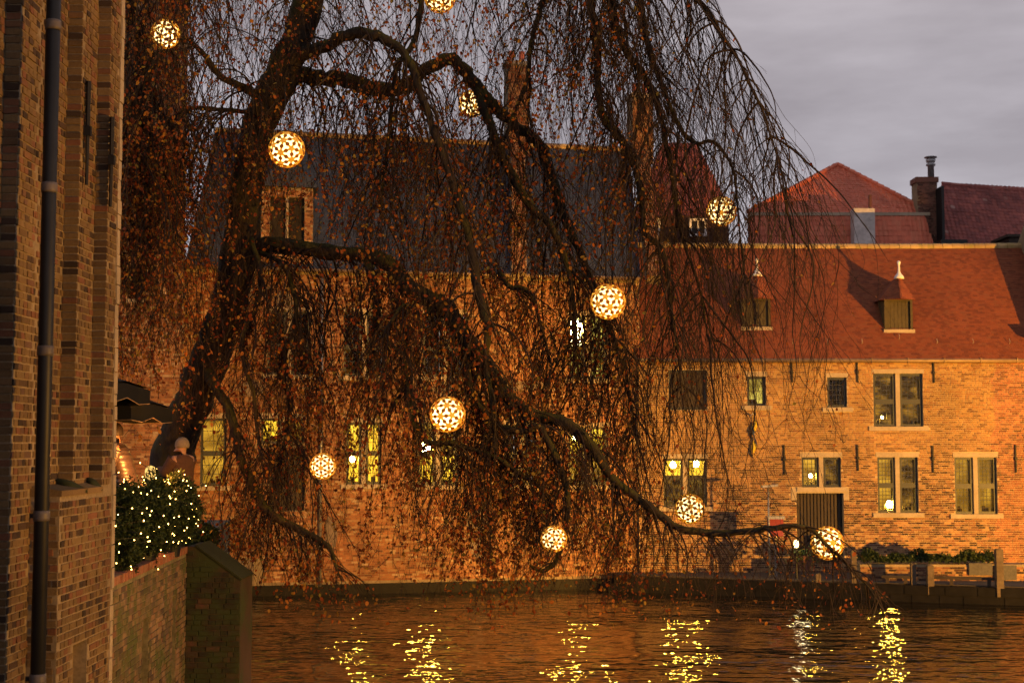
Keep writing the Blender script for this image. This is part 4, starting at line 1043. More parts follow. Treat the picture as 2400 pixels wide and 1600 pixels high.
def nuv(px, py, X):
    d = P(px, py, 50) - Vector((0, 0, EYE)); t = X / d.x; p = Vector((0, 0, EYE)) + d * t; return p.y, p.z
y0, zt0 = nuv(169, 1512, XS[3]); y1, _ = nuv(203, 1505, XS[3])
hole = (y0 - YK, y1 - YK, 0.0 + 1.8, zt0 + 1)
backing(mb, fn.O, fn.u, fn.v, fn.n, YS[3] - YK, ZS + 1, [hole], .28)
mb.add([(XS[1] - .1, YK, -1), (XS[3] + .004, YK, -1), (XS[3] + .004, YK, ZS), (XS[1] - .1, YK, ZS)], [(0, 1, 2, 3)])
mb.add([(XS[3] - .276, y0, .8), (XS[3] - .276, y1, .8), (XS[3] - .276, y1, zt0), (XS[3] - .276, y0, zt0)], [(0, 1, 2, 3)])
nwall = mb.build('wall', MAT['mortar_dark'], nb_)
BL, BH, BJ = .24, .080, .017
# the courses on each plane of the stepped wall
lower = fill_rows(YS[3] - YK - .1, ZS + 1 - .02, BL, BH, BJ, [hole], hp=.8)
def _sc(b): return -abs((b[2] + b[3]) / 2 - 1 - 3.6) - .2 * b[0]
lay(nwall, 'brick', fn.O, fn.u, fn.v, fn.n, lower, .012, MAT['brick_near'], 130, _sc, .005, rest_name='lower_brickwork')
lay(nwall, 'brick', (XS[1] + .006, YK, -1), (1, 0, 0), (0, 0, 1), (0, -1, 0), fill_rows(XS[3] - XS[1], ZS + .98, .16, BH, BJ, [], hp=.3), .012, MAT['brick_near'], 0, None, .005, rest_name='lower_brickwork')
for i, (X, a, b, z0) in enumerate(((XS[0], 12.2, YS[0], -.96), (XS[1], YS[0] + .012, YK, -.96), (XS[1], YK + .002, YS[1], ZS + .04), (XS[2], YS[1] + .012, YS[2], ZS + .04), (XS[3], YS[2] + .012, YS[3] - .1, ZS + .04))):
    lay(nwall, 'brick', (X, a, z0), (0, 1, 0), (0, 0, 1), (1, 0, 0), fill_rows(b - a, ZT - z0 - .1, BL, BH, BJ, [], hp=.8), .012, MAT['brick_near'], 0, None, .005, rest_name='recess_brickwork')
for i in range(3):
    w = XS[i + 1] - XS[i]
    hd = [(.004, w + .008, r * BH - (6 if i == 0 else 0), r * BH + BH - BJ - (6 if i == 0 else 0)) for r in range(int((ZT - ZS - .1 + (6 if i == 0 else 0)) / BH))]
    lay(nwall, 'brick', (XS[i] + .004, YS[i], ZS + .04), (1, 0, 0), (0, 0, 1), (0, -1, 0), hd, .012, MAT['brick_near'], [30, 70, 70][i], lambda b: -b[2], .005, rest_name='jamb_brickwork')
moss = m_plain('moss', (0.030, 0.034, 0.010), .95, 25, .5)
for i in (1, 2):                                             # sloping ledges on the thicker foot, mossy below the jambs
    ya, yb = [0, YK - .01, YS[1]][i] + .002, [0, YS[1], YS[2]][i] - .016
    xa, xb = XS[i] + .002, XS[3] + .025
    m2 = MB(); pr = [(xa, ZS + .07), (xb, ZS + .02), (xb, ZS - .04), (xa, ZS - .04)]
    m2.add([(x, ya, z) for x, z in pr] + [(x, yb, z) for x, z in pr], [(0, 1, 2, 3), (7, 6, 5, 4), (0, 4, 5, 1), (1, 5, 6, 2), (3, 2, 6, 7), (0, 3, 7, 4)])
    m2.build('sloping_ledge', MAT['brick_near'], nb_)
    mc = Vector(((xa + xb) / 2, yb - .05, ZS + .045)); rings = []
    for q_ in range(8):
        e_ = -PI / 2 + PI * q_ / 7
        rings.append([mc + Vector((math.cos(w_) * math.cos(e_) * (xb - xa) * .52 * random.uniform(.8, 1.15), math.sin(w_) * math.cos(e_) * .10 * random.uniform(.8, 1.15), math.sin(e_) * .055 - .12 * math.cos(w_) * math.cos(e_) * .5)) for w_ in np.linspace(0, 2 * PI, 12, endpoint=False)])
    MB().loft(rings).build('moss_cushion', moss, nb_, True)
z = -1.0; i = 0
while z < ZT:                                                # pale blocks: the lit corner edge put into their colour
    h = random.uniform(.13, .30); w = random.choice((.07, .11, .09))
    m2 = MB(); m2.box((XS[3] - .25, YS[3] - w, z + .006), (XS[3] + .016 + random.uniform(-.008, .008), YS[3] + .03 + random.uniform(-.012, .012), z + h - .006)); m2.build('quoin_stone', MAT['stone'], nb_); z += h; i += 1
# downpipe
def pp(px, py): 
    return P(px, py, 13.95)
mb = MB(); xq, yq = P(107, 800, 13.95).x, 13.95
mb.tube([(xq, yq, -.8), (xq, yq, ZT)], .071, 16); pipe = mb.build('downpipe', MAT['pipe'], nb_, True)
for py in (60, 440, 822, 1208, 1590):
    z = P(107, py, 13.95).z
    MB().lathe([(.078, -.05), (.080, -.02), (.080, .02), (.078, .05)], (xq, yq, z), 16).build('pipe_collar', m_plain('collar_zinc', (.12, .10, .09), .5, 10, .3), pipe, True)
    if z < ZS: MB().box((XS[3] - .05, yq - .015, z - .02), (xq - .02, yq + .015, z + .02)).build('pipe_bracket', MAT['iron'], pipe)
for px, y0_, y1_, X in ((208, 191, 436, XS[2]), (263, 275, 487, XS[3])):
    yy, z1_ = nuv(px, y0_, X + .05); _, z0_ = nuv(px, y1_, X + .05)
    m2 = MB(); m2.tube([(X + .05, yy, z0_), (X + .05, yy, z1_)], [.018, .03], 6); m2.obox((X + .055, yy, (z0_ + z1_) / 2 + .02), (.035, 0, 0), (0, .032, 0), (0, 0, .055)); m2.build('wall_anchor', MAT['iron'], nb_)

# ================================================================== TERRACE, PARAPET, BUTTRESS
TZ = 3.86
ter = MB(); poly = [(-24, YS[3] + .05), (-5.05, YS[3] + .05), (-5.34, 21.8), (-5.3, 22.9), (-6.1, 31), (-24, 31)]
k = len(poly); ter.add([(x, y, -1) for x, y in poly] + [(x, y, TZ) for x, y in poly], [(i, (i + 1) % k, (i + 1) % k + k, i + k) for i in range(k)] + [tuple(range(k, 2 * k))])
structure(ter.build('terrace', MAT['paving']))
pa, pb = Vector((-4.66, YS[3] + .06, 0)), Vector((-4.97, 21.86, 0)); up_ = (pb - pa).normalized(); np_ = Vector((up_.y, -up_.x, 0)); PLN = (pb - pa).length
fpa = Facade((pa.x, pa.y, -.6), up_, np_)
par = thing('parapet_wall', 'mossy canal-side parapet wall with two dark slits below the lit shrubs', 'wall', ((pa.x + pb.x) / 2 - .2, 19.3, -.6))
H_ = TZ + .6 - .02
sh = []
for (x0, x1, yt) in ((333, 348, 1448), (404, 412, 1398)):
    a, v = fpa.uv(x0, yt); b, _ = fpa.uv(x1, yt); sh.append((a, b, .2, v + .0))
mb = MB(); backing(mb, fpa.O, fpa.u, fpa.v, fpa.n, PLN, H_, sh, .34)
for (x0, v0) in ((0, 0),):
    mb.add([fpa.at(0, 0, -.35), fpa.at(PLN, 0, -.35), fpa.at(PLN, H_, -.35), fpa.at(0, H_, -.35)], [(0, 1, 2, 3)])
pwall = mb.build('wall', MAT['mortar_moss'], par)
lay(pwall, 'brick', fpa.O, fpa.u, fpa.v, fpa.n, fill_rows(PLN, H_, .23, .08, .013, sh), .012, MAT['brick_moss'], 300, lambda b: b[2] - .3 * b[0], .006, rest_name='brickwork')
L = .074; i = 0
me_c = None
while i * L < PLN - .02:                                     # rowlock coping bricks
    p = fpa.at((i + .5) * L, H_ + .052, -.165) + Vector((0, 0, random.uniform(-.004, .005)))
    Rm = Matrix((up_, -np_, Vector((0, 0, 1)))).transposed().to_4x4()
    if me_c is None:
        m2 = MB().box((-.031, -.18, -.05), (.031, .18, .05)); me_c = bpy.data.meshes.new('coping_brick'); me_c.from_pydata(m2.v, [], m2.f); me_c.update(); me_c.materials.append(MAT['coping'])
    obj('coping_brick', me_c, None, par, Matrix.Translation(p) @ Rm @ Matrix.Rotation(random.gauss(0, .03), 4, 'Z')); i += 1
bt = thing('buttress', 'dark mossy brick buttress with sloping top rising from the canal', 'buttress', (-4.5, 22.3, -.6))
XB0, XB1, YB = P(437, 1290, 21.9).x, P(562, 1500, 21.9).x, 21.9
zb1, zb2 = P(462, 1280, 21.9).z, P(556, 1358, 21.9).z
mb = MB(); pr = [(XB0, -.6), (XB1, -.6), (XB1, zb2), (XB0 + .14, zb1), (XB0, zb1)]
k = 5; mb.add([(x, YB, z) for x, z in pr] + [(x, 22.9, z) for x, z in pr], [tuple(range(k))] + [(i, k + i, k + (i + 1) % k, (i + 1) % k) for i in range(k)] + [tuple(range(2 * k - 1, k - 1, -1))])
bw = mb.build('core', MAT['brick_butt'], bt)
def _top(x): return zb1 + (zb2 - zb1) * max(0, min(1, (x - XB0 - .14) / (XB1 - XB0 - .14)))
bbk = [b for b in fill_rows(XB1 - XB0, zb1 + .6, .22, .08, .012, []) if b[3] - .6 < min(_top(XB0 + b[0]), _top(XB0 + b[1]))]
lay(bw, 'brick', (XB0, YB, -.6), (1, 0, 0), (0, 0, 1), (0, -1, 0), bbk, .012, MAT['brick_butt'], 200, lambda b: b[2], .006, rest_name='brickwork')
dv = Vector((XB1 - XB0 - .14, 0, zb2 - zb1)); dn = dv.normalized(); nn2 = Vector((-dn.z, 0, dn.x)); 
MB().obox(Vector((XB0 + .14, 22.38, zb1)) + dv * .5 + nn2 * .012, dn * (dv.length / 2 + .01), (0, .50, 0), nn2 * .014).build('sloping_cap', moss, bt)
pz = P(495, 1240, 29.5).z
o = MB().box((P(478, 1300, 29.5).x, 29.5, TZ - 1.6), (P(511, 1300, 29.5).x, 30.0, pz)).box((P(475, 1300, 29.5).x, 29.45, pz + .002), (P(514, 1300, 29.5).x, 30.05, pz + .1)).build('brick_pier', MAT['brick_moss'])
tag(o, 'short brick pier on the terrace corner behind the buttress', 'pier')

# shrubs with fairy lights
SHR = [((308, 1236), 17.9, (.27, .44, .55), 'glittering evergreen shrub nearest the brick building corner'), ((372, 1212), 19.3, (.30, .48, .54), 'glittering evergreen shrub in the middle of the parapet row'),
       ((432, 1196), 20.9, (.32, .48, .50), 'glittering evergreen shrub at the far end of the parapet row')]
for si, ((px, py), Y, rad, lab) in enumerate(SHR):
    c = P(px, py, Y) + Vector((-.10, 0, 0))
    t = thing('evergreen_shrub', lab, 'shrub', (c.x, c.y, TZ + .1), 'evergreen shrubs along the parapet')
    n = 7600
    d = RNG.normal(0, 1, (n, 3)); d /= np.linalg.norm(d, axis=1)[:, None]
    lump = 1 + .16 * np.sin(d[:, 0] * 7 + si) * np.cos(d[:, 2] * 6) + .12 * np.sin(d[:, 1] * 9 + 2 * si)
    rad_ = RNG.uniform(.45, 1, n) ** .5 * lump
    pos = np.array(c) + d * rad_[:, None] * np.array(rad)
    V, Fq = leaf_cloud(n, pos, .055, .42, -.2); stuff(obj('foliage', mesh_np('foliage', V, [Fq]), MAT['green'], t))
    mb = MB()
    for q in range(7):
        a = q * 2 * PI / 7; mb.tube([(c.x, c.y, TZ + .05), c + Vector((rad[0] * .3 * math.cos(a), rad[1] * .3 * math.sin(a), -.1)), c + Vector((rad[0] * .6 * math.cos(a), rad[1] * .6 * math.sin(a), rad[2] * .5))], [.02, .014, .006], 5)
    mb.build('stem', MAT['bark'], t)
    MB().lathe([(.16, 0), (.19, .2), (.20, .22)], (c.x - .12, c.y, TZ + .004), 12).build('planter', MAT['black'], t)
    s = thing('string_lights', ['warm fairy lights wound over the nearest shrub', 'warm fairy lights wound over the middle shrub', 'warm fairy lights wound over the far shrub'][si], 'fairy lights', tuple(c), 'fairy lights on the shrubs')
    me_b = None; pts = []
    for q in range(84):
        ph = q * 2.39996; zz = 1 - 2 * (q + .5) / 84
        rr2 = math.sqrt(max(0, 1 - zz * zz)); dd = Vector((rr2 * math.cos(ph), rr2 * math.sin(ph) , zz)) + Vector((random.gauss(0, .14), random.gauss(0, .14), random.gauss(0, .14)))
        if dd.y > .55: continue
        k2 = random.uniform(.98, 1.12); p = c + Vector((dd.x * rad[0] * k2, dd.y * rad[1] * k2, dd.z * rad[2] * k2)); pts.append(p)
        if me_b is None:
            m2 = MB().lathe([(.0015, -.008), (.0065, -.004), (.0065, .004), (.0015, .010)], (0, 0, 0), 6); me_b = bpy.data.meshes.new('fairy_bulb'); me_b.from_pydata(m2.v, [], m2.f); me_b.update(); me_b.materials.append(MAT['fairy'])
        obj('bulb', me_b, None, s, Matrix.Translation(p) @ Matrix.Rotation(random.uniform(0, PI), 4, 'X'))
    mb = MB()
    for a, b in zip(pts[:-1], pts[1:]):
        m_ = (a + b) / 2; m_ = m_ + (m_ - c) * .05
        mb.tube([a, m_, b], .0025, 3, False)
    mb.build('cable', MAT['black'], s)
    ld = bpy.data.lights.new('fairy_glow', 'POINT'); ld.energy = 2.5; ld.color = (1, .78, .4); ld.shadow_soft_size = .3

cs_ = P(478, 1262, 23.6)
ds_ = thing('dark_shrub', 'unlit dark shrub at the terrace edge behind the buttress', 'shrub', (cs_.x - .1, 23.6, TZ))
dd_ = RNG.normal(0, 1, (3600, 3)); dd_ /= np.linalg.norm(dd_, axis=1)[:, None]
V, Fq = leaf_cloud(3600, np.array(cs_) + dd_ * (RNG.uniform(.3, 1, 3600) ** .5)[:, None] * np.array([.34, .5, .24]) + np.array([-.1, 0, .02]), .07, .5, 0); stuff(obj('foliage', mesh_np('foliage', V, [Fq]), MAT['green'], ds_))
MB().tube([(cs_.x - .1, 23.6, TZ), cs_ + Vector((-.1, 0, .1))], [.03, .01], 6).build('stem', MAT['bark'], ds_)
# parasols
def parasol(label, corner_px, Y, size, zdrop, cx):
    zc = P(*corner_px, Y + size).z; xc = P(*corner_px, Y + size).x; x0 = xc - size; ap = Vector((xc - size / 2, Y + size / 2, zc + zdrop))
    t = thing('parasol', label, 'parasol', (ap.x, ap.y, TZ), 'dark parasols over the terrace')
    cs = [Vector((x0, Y, zc)), Vector((xc, Y, zc)), Vector((xc, Y + size, zc)), Vector((x0, Y + size, zc))]
    mids = [(cs[i] + cs[(i + 1) % 4]) / 2 + Vector((0, 0, .05)) for i in range(4)]
    ring = [cs[0], mids[0], cs[1], mids[1], cs[2], mids[2], cs[3], mids[3]]
    mb = MB(); mb.add([ap] + ring + [p - Vector((0, 0, .03)) for p in [ap] + ring], [(0, i + 1, (i + 1) % 8 + 1) for i in range(8)] + [(9, 9 + (i + 1) % 8 + 1, 9 + i + 1) for i in range(8)])
    mb.build('canopy', MAT['canvas'], t)
    for i in range(8):
        a, b = ring[i], ring[(i + 1) % 8]; m2 = MB(); dn_ = Vector((0, 0, -.22)); sg = Vector((0, 0, -.05))
        o_ = (b - a).cross(Vector((0, 0, 1))).normalized() * .008
        m2.add([a + dn_*.14, b + dn_*.14, b + dn_, (a + b) / 2 + dn_ + sg, a + dn_, a + dn_*.14 - o_, b + dn_*.14 - o_, b + dn_ - o_, (a + b) / 2 + dn_ + sg - o_, a + dn_ - o_], [(0, 1, 2, 3, 4), (9, 8, 7, 6, 5), (4, 3, 8, 9), (3, 2, 7, 8)]); m2.build('valance', MAT['canvas'], t)
        m2 = MB().tube([a + dn_ + Vector((0, -.01, 0)), (a + b) / 2 + dn_ + sg + Vector((0, -.01, 0)), b + dn_ + Vector((0, -.01, 0))], .007, 5); m2.build('hem', MAT['canvas_edge'], t)
        m2 = MB().tube([a - Vector((0, 0, .045)), ap - Vector((0, 0, .06))], .012, 5); m2.build('rib', MAT['wood'], t)
    MB().tube([(ap.x, ap.y, TZ), ap], .035, 10).build('pole', MAT['wood_dark'], t, True)
    MB().lathe([(.35, 0), (.33, .08), (.08, .12)], (ap.x, ap.y, TZ), 16).build('base', MAT['stone_grey'], t)
parasol('dark square parasol nearest the brick building, upper canopy', (352, 910), 18.0, 2.4, .42, 0)
parasol('dark square parasol behind the first, reaching toward the tree trunk', (404, 956), 19.8, 2.4, .5, 0)
# high table with glowing patterned lamp
c = P(352, 1134, 21.0)
tb = thing('high_table', 'round dark standing table behind the shrubs', 'table', (c.x, c.y, TZ))
MB().lathe([(.34, -.03), (.36, -.015), (.34, 0)], (c.x, c.y, c.z), 20).build('table_top', MAT['wood_dark'], tb)
MB().tube([(c.x, c.y, TZ), (c.x, c.y, c.z - .03)], .04, 8).build('leg', MAT['black'], tb); MB().lathe([(.25, 0), (.22, .03), (.05, .05)], (c.x, c.y, TZ), 16).build('foot', MAT['black'], tb)
tl = thing('table_lamp', 'glowing pierced table lamp between the two people', 'lamp', (c.x, c.y, c.z))
def m_pierced():
    t = NT('pierced_shade'); v = t.n('TexVoronoi'); t.t.links.new(t.pos(), v.inputs['Vector']); v.inputs['Scale'].default_value = 38
    c_ = t.ramp(v.outputs['Distance'], [(.30, (.16, .05, .01)), (.45, (1.0, .62, .16))])
    e = t.n('Emission'); t.t.links.new(c_, e.inputs[0]); e.inputs[1].default_value = .95; t.t.links.new(e.outputs[0], t.out.inputs['Surface']); return t.m
MB().lathe([(.06, .0), (.075, .03), (.08, .20), (.06, .25), (.02, .27)], c, 16).build('shade', m_pierced(), tl, True)
ld = bpy.data.lights.new('table_lamp_light', 'POINT'); ld.energy = 170; ld.color = (1, .34, .06); ld.shadow_soft_size = .08
lo = bpy.data.objects.new('table_lamp_light', ld); link(lo, tl); lo.matrix_basis = Matrix.Translation(c + Vector((.04, -.30, .26)))

# ================================================================== PEOPLE
SKIN = m_plain('skin', (0.42, 0.24, 0.16), .55, 40, .12)
def person(label, base, facing, height, joints, jacket, trousers, hair, hat=None, quilt=True):
    """continuous skinned body; joints in units of height, x forward, y left, z up"""
    t = thing('person', label, 'person', base, 'people on the terrace')
    Rm = Matrix.Translation(base) @ Matrix.Rotation(facing, 4, 'Z')
    names = list(joints); V = [Rm @ (Vector(joints[k][0]) * height) for k in names]; R = [joints[k][1] * height for k in names]
    E = [('pelvis', 'waist'), ('waist', 'chest'), ('chest', 'neck'), ('neck', 'head0'), ('head0', 'head1'), ('chest', 'shL'), ('shL', 'elL'), ('elL', 'wrL'), ('wrL', 'haL'), ('chest', 'shR'), ('shR', 'elR'), ('elR', 'wrR'), ('wrR', 'haR'),
         ('pelvis', 'hiL'), ('hiL', 'knL'), ('knL', 'anL'), ('anL', 'toL'), ('pelvis', 'hiR'), ('hiR', 'knR'), ('knR', 'anR'), ('anR', 'toR')]
    me = bpy.data.meshes.new('body'); me.from_pydata(V, [(names.index(a), names.index(b)) for a, b in E], []); me.update()
    o = obj('body', me, SKIN, t)
    md = o.modifiers.new('skin', 'SKIN'); md.use_smooth_shade = True
    for i, sv_ in enumerate(me.skin_vertices[0].data): sv_.radius = (R[i], R[i]); sv_.use_root = names[i] == 'pelvis'
    sb = o.modifiers.new('sub', 'SUBSURF'); sb.levels = 2; sb.render_levels = 2
    J = {k: V[i] for i, k in enumerate(names)}
    fw = (Rm.to_3x3() @ Vector((1, 0, 0))); lf = (Rm.to_3x3() @ Vector((0, 1, 0)))
    def sleeve(ch, rad, name, mat, puff=.0, n=14):
        pts, rr3 = [], []
        for a, b, r0, r1 in zip(ch[:-1], ch[1:], rad[:-1], rad[1:]):
            m_ = 9
            for i in range(m_): f_ = i / m_; pts.append(a.lerp(b, f_)); rr3.append((r0 + (r1 - r0) * f_) * (1 + puff * abs(math.sin((len(pts)) * 1.05))))
        pts.append(ch[-1]); rr3.append(rad[-1])
        return MB().tube(pts, rr3, n).build(name, mat, t, True)
    h = height
    # jacket torso, elliptical rings
    prof = [(J['pelvis'] + Vector((0, 0, -.05 * h)), .115, .085), (J['pelvis'], .115, .088), (J['waist'], .112, .085), (J['chest'], .128, .092), (J['shL'].lerp(J['shR'], .5) + Vector((0, 0, .005 * h)), .120, .075), (J['neck'], .052, .052)]
    rings = []
    for (a, wa, da), (b, wb, db) in zip(prof[:-1], prof[1:]):
        m_ = 8
        for i in range(m_):
            f_ = i / m_; c_ = a.lerp(b, f_); pf = 1 + (.085 * abs(math.sin(len(rings) * .79)) if quilt else .015 * math.sin(len(rings) * 2.1))
            w_, d_ = (wa + (wb - wa) * f_) * h * pf, (da + (db - da) * f_) * h * pf
            rings.append([c_ + lf * (w_ * math.cos(q)) + fw * (d_ * math.sin(q)) for q in np.linspace(0, 2 * PI, 22, endpoint=False)])
    MB().loft(rings).build('jacket', jacket, t, True)
    for s in 'LR':
        sleeve([J['sh' + s], J['el' + s], J['wr' + s]], [.062 * h, .050 * h, .034 * h], 'sleeve', jacket, .10 if quilt else .02)
        sleeve([J['hi' + s] + Vector((0, 0, .03 * h)), J['kn' + s], J['an' + s]], [.058 * h, .042 * h, .034 * h], 'trouser_leg', trousers)
        sleeve([J['an' + s] + Vector((0, 0, .03 * h)), J['to' + s].lerp(J['an' + s], -.2)], [.036 * h, .030 * h], 'shoe', MAT['black'])
        hb = J['ha' + s]; hd = (J['ha' + s] - J['wr' + s]).normalized(); side_ = hd.cross(Vector((0, 0, 1))).normalized(); m2 = MB()
        for q in range(4):
            r0 = hb + side_ * (.011 * (q - 1.5) * h / 1.75); L3 = [.062, .07, .066, .05][q] * h / 1.75
            m2.tube([r0, r0 + hd * L3 * .5 + Vector((0, 0, -.004)), r0 + hd * L3 * .8 + Vector((0, 0, -.022)), r0 + hd * L3 * .85 + Vector((0, 0, -.04))], [.009, .0085, .008, .006], 6)
        r0 = J['wr' + s].lerp(hb, .5); m2.tube([r0, r0 + side_ * .03 + hd * .02, r0 + side_ * .035 + hd * .055], [.011, .010, .007], 6); m2.build('fingers', SKIN, t, True)
    # face and hair
    hc = J['head0'].lerp(J['head1'], .5); hr = .062 * h
    fd_ = fw
    m2 = MB(); m2.tube([hc + fd_ * hr * .85 + Vector((0, 0, .012)), hc + fd_ * hr * 1.12 - Vector((0, 0, .022)), hc + fd_ * hr * .9 - Vector((0, 0, .03))], [.008, .014, .008], 6); m2.build('nose', SKIN, t, True)
    for s in (-1, 1):
        MB().lathe([(.002, -.007), (.012, 0), (.002, .007)], hc + fd_ * hr * .9 + lf * (s * hr * .4) + Vector((0, 0, .012)), 8).build('eye', MAT['black'], t)
        MB().lathe([(.004, -.03), (.014, 0), (.004, .03)], hc + lf * (s * hr * .98), 8).build('ear', SKIN, t)
    MB().tube([hc + fd_ * hr * .92 + lf * .022 - Vector((0, 0, .05)), hc + fd_ * hr * .97 - Vector((0, 0, .053)), hc + fd_ * hr * .92 - lf * .022 - Vector((0, 0, .05))], .005, 5).build('mouth', MAT['red_paint'], t)
    cap = []
    for j in range(9):
        el = -.35 + (PI / 2 + .33) * j / 8
        cap.append([hc + (fd_ * (math.cos(q) * math.cos(el) * hr * 1.12) + lf * (math.sin(q) * math.cos(el) * hr * 1.12)) + Vector((0, 0, hr * 1.25 * math.sin(el) + .02)) - fd_ * (hr * .22) for q in np.linspace(0, 2 * PI, 18, endpoint=False)])
    MB().loft(cap).build('hat' if hat else 'hair', hat or hair, t, True)
    return t, J, fw, lf
def stand(lean=0.0, armL=None, armR=None):
    j = {'pelvis': ((0, 0, .53), .075), 'waist': ((lean * .3, 0, .62), .07), 'chest': ((lean * .75, 0, .74), .08), 'neck': ((lean, 0, .845), .034), 'head0': ((lean * 1.15 + .01, 0, .885), .052), 'head1': ((lean * 1.3 + .012, 0, .955), .050),
         'shL': ((lean * .9, .105, .80), .042), 'elL': ((lean * .8 + .02, .13, .64), .032), 'wrL': ((.10, .11, .53), .022), 'haL': ((.13, .105, .50), .020),
         'shR': ((lean * .9, -.105, .80), .042), 'elR': ((lean * .8 + .02, -.13, .64), .032), 'wrR': ((.10, -.11, .53), .022), 'haR': ((.13, -.105, .50), .020),
         'hiL': ((0, .052, .50), .055), 'knL': ((.015, .055, .28), .038), 'anL': ((0, .055, .045), .026), 'toL': ((.10, .062, .022), .022),
         'hiR': ((0, -.052, .50), .055), 'knR': ((.02, -.055, .28), .038), 'anR': ((.0, -.055, .045), .026), 'toR': ((.10, -.062, .022), .022)}
    if armL: j['elL'], j['wrL'], j['haL'] = [(p, r) for p, r in zip(armL, (.032, .022, .020))]
    if armR: j['elR'], j['wrR'], j['haR'] = [(p, r) for p, r in zip(armR, (.032, .022, .020))]
    return j
puffer = m_plain('black_puffer', (0.034, 0.024, 0.021), .40, 30, .2, spec=.4)
coat = m_plain('brown_coat', (0.10, 0.05, 0.03), .9, 40, .25)
fur = m_plain('pale_fur_hat', (0.24, 0.20, 0.15), .95, 60, .35)
jeans = m_plain('dark_jeans', (0.03, 0.03, 0.045), .9, 40, .2)
hairm = m_plain('dark_hair', (0.02, 0.014, 0.010), .6, 60, .3)
bm = P(300, 1100, 21.3)
person('person in a quilted black puffer jacket standing beside the lamp table', (bm.x, 21.3, TZ), PI * 1.02, 1.95, stand(.09, ((.13, .12, .66), (.25, .06, .70), (.29, .05, .71)), ((.13, -.14, .64), (.26, -.08, .66), (.30, -.06, .67))), puffer, jeans, hairm)
bw_ = P(430, 1100, 23.4)
person('person in a brown coat and pale fur hat near the tree trunk', (bw_.x, 23.4, TZ), PI * .82, 1.74, stand(.02, ((.10, .13, .68), (.22, .10, .70), (.27, .09, .705)), ((.10, -.13, .66), (.22, -.10, .68), (.27, -.09, .69))), coat, jeans, hairm, fur, False)

# ================================================================== WEEPING BEECH
tb0 = P(395, 1130, 25)
tree = thing('weeping_tree', 'large weeping beech with mossy limbs and copper leaves trailing over the canal', 'tree', (tb0.x, 25, TZ))
def catmull(pts, per=7):
    pts = [np.array(p, float) for p in pts]; P_ = [2 * pts[0] - pts[1]] + pts + [2 * pts[-1] - pts[-2]]; out = []
    for i in range(1, len(P_) - 2):
        p0, p1, p2, p3 = P_[i-1:i+3]
        for k in range(per):
            t = k / per; out.append(.5 * (2*p1 + (p2-p0)*t + (2*p0-5*p1+4*p2-p3)*t*t + (3*p1-p0-3*p2+p3)*t**3))
    out.append(pts[-1]); return np.array(out)
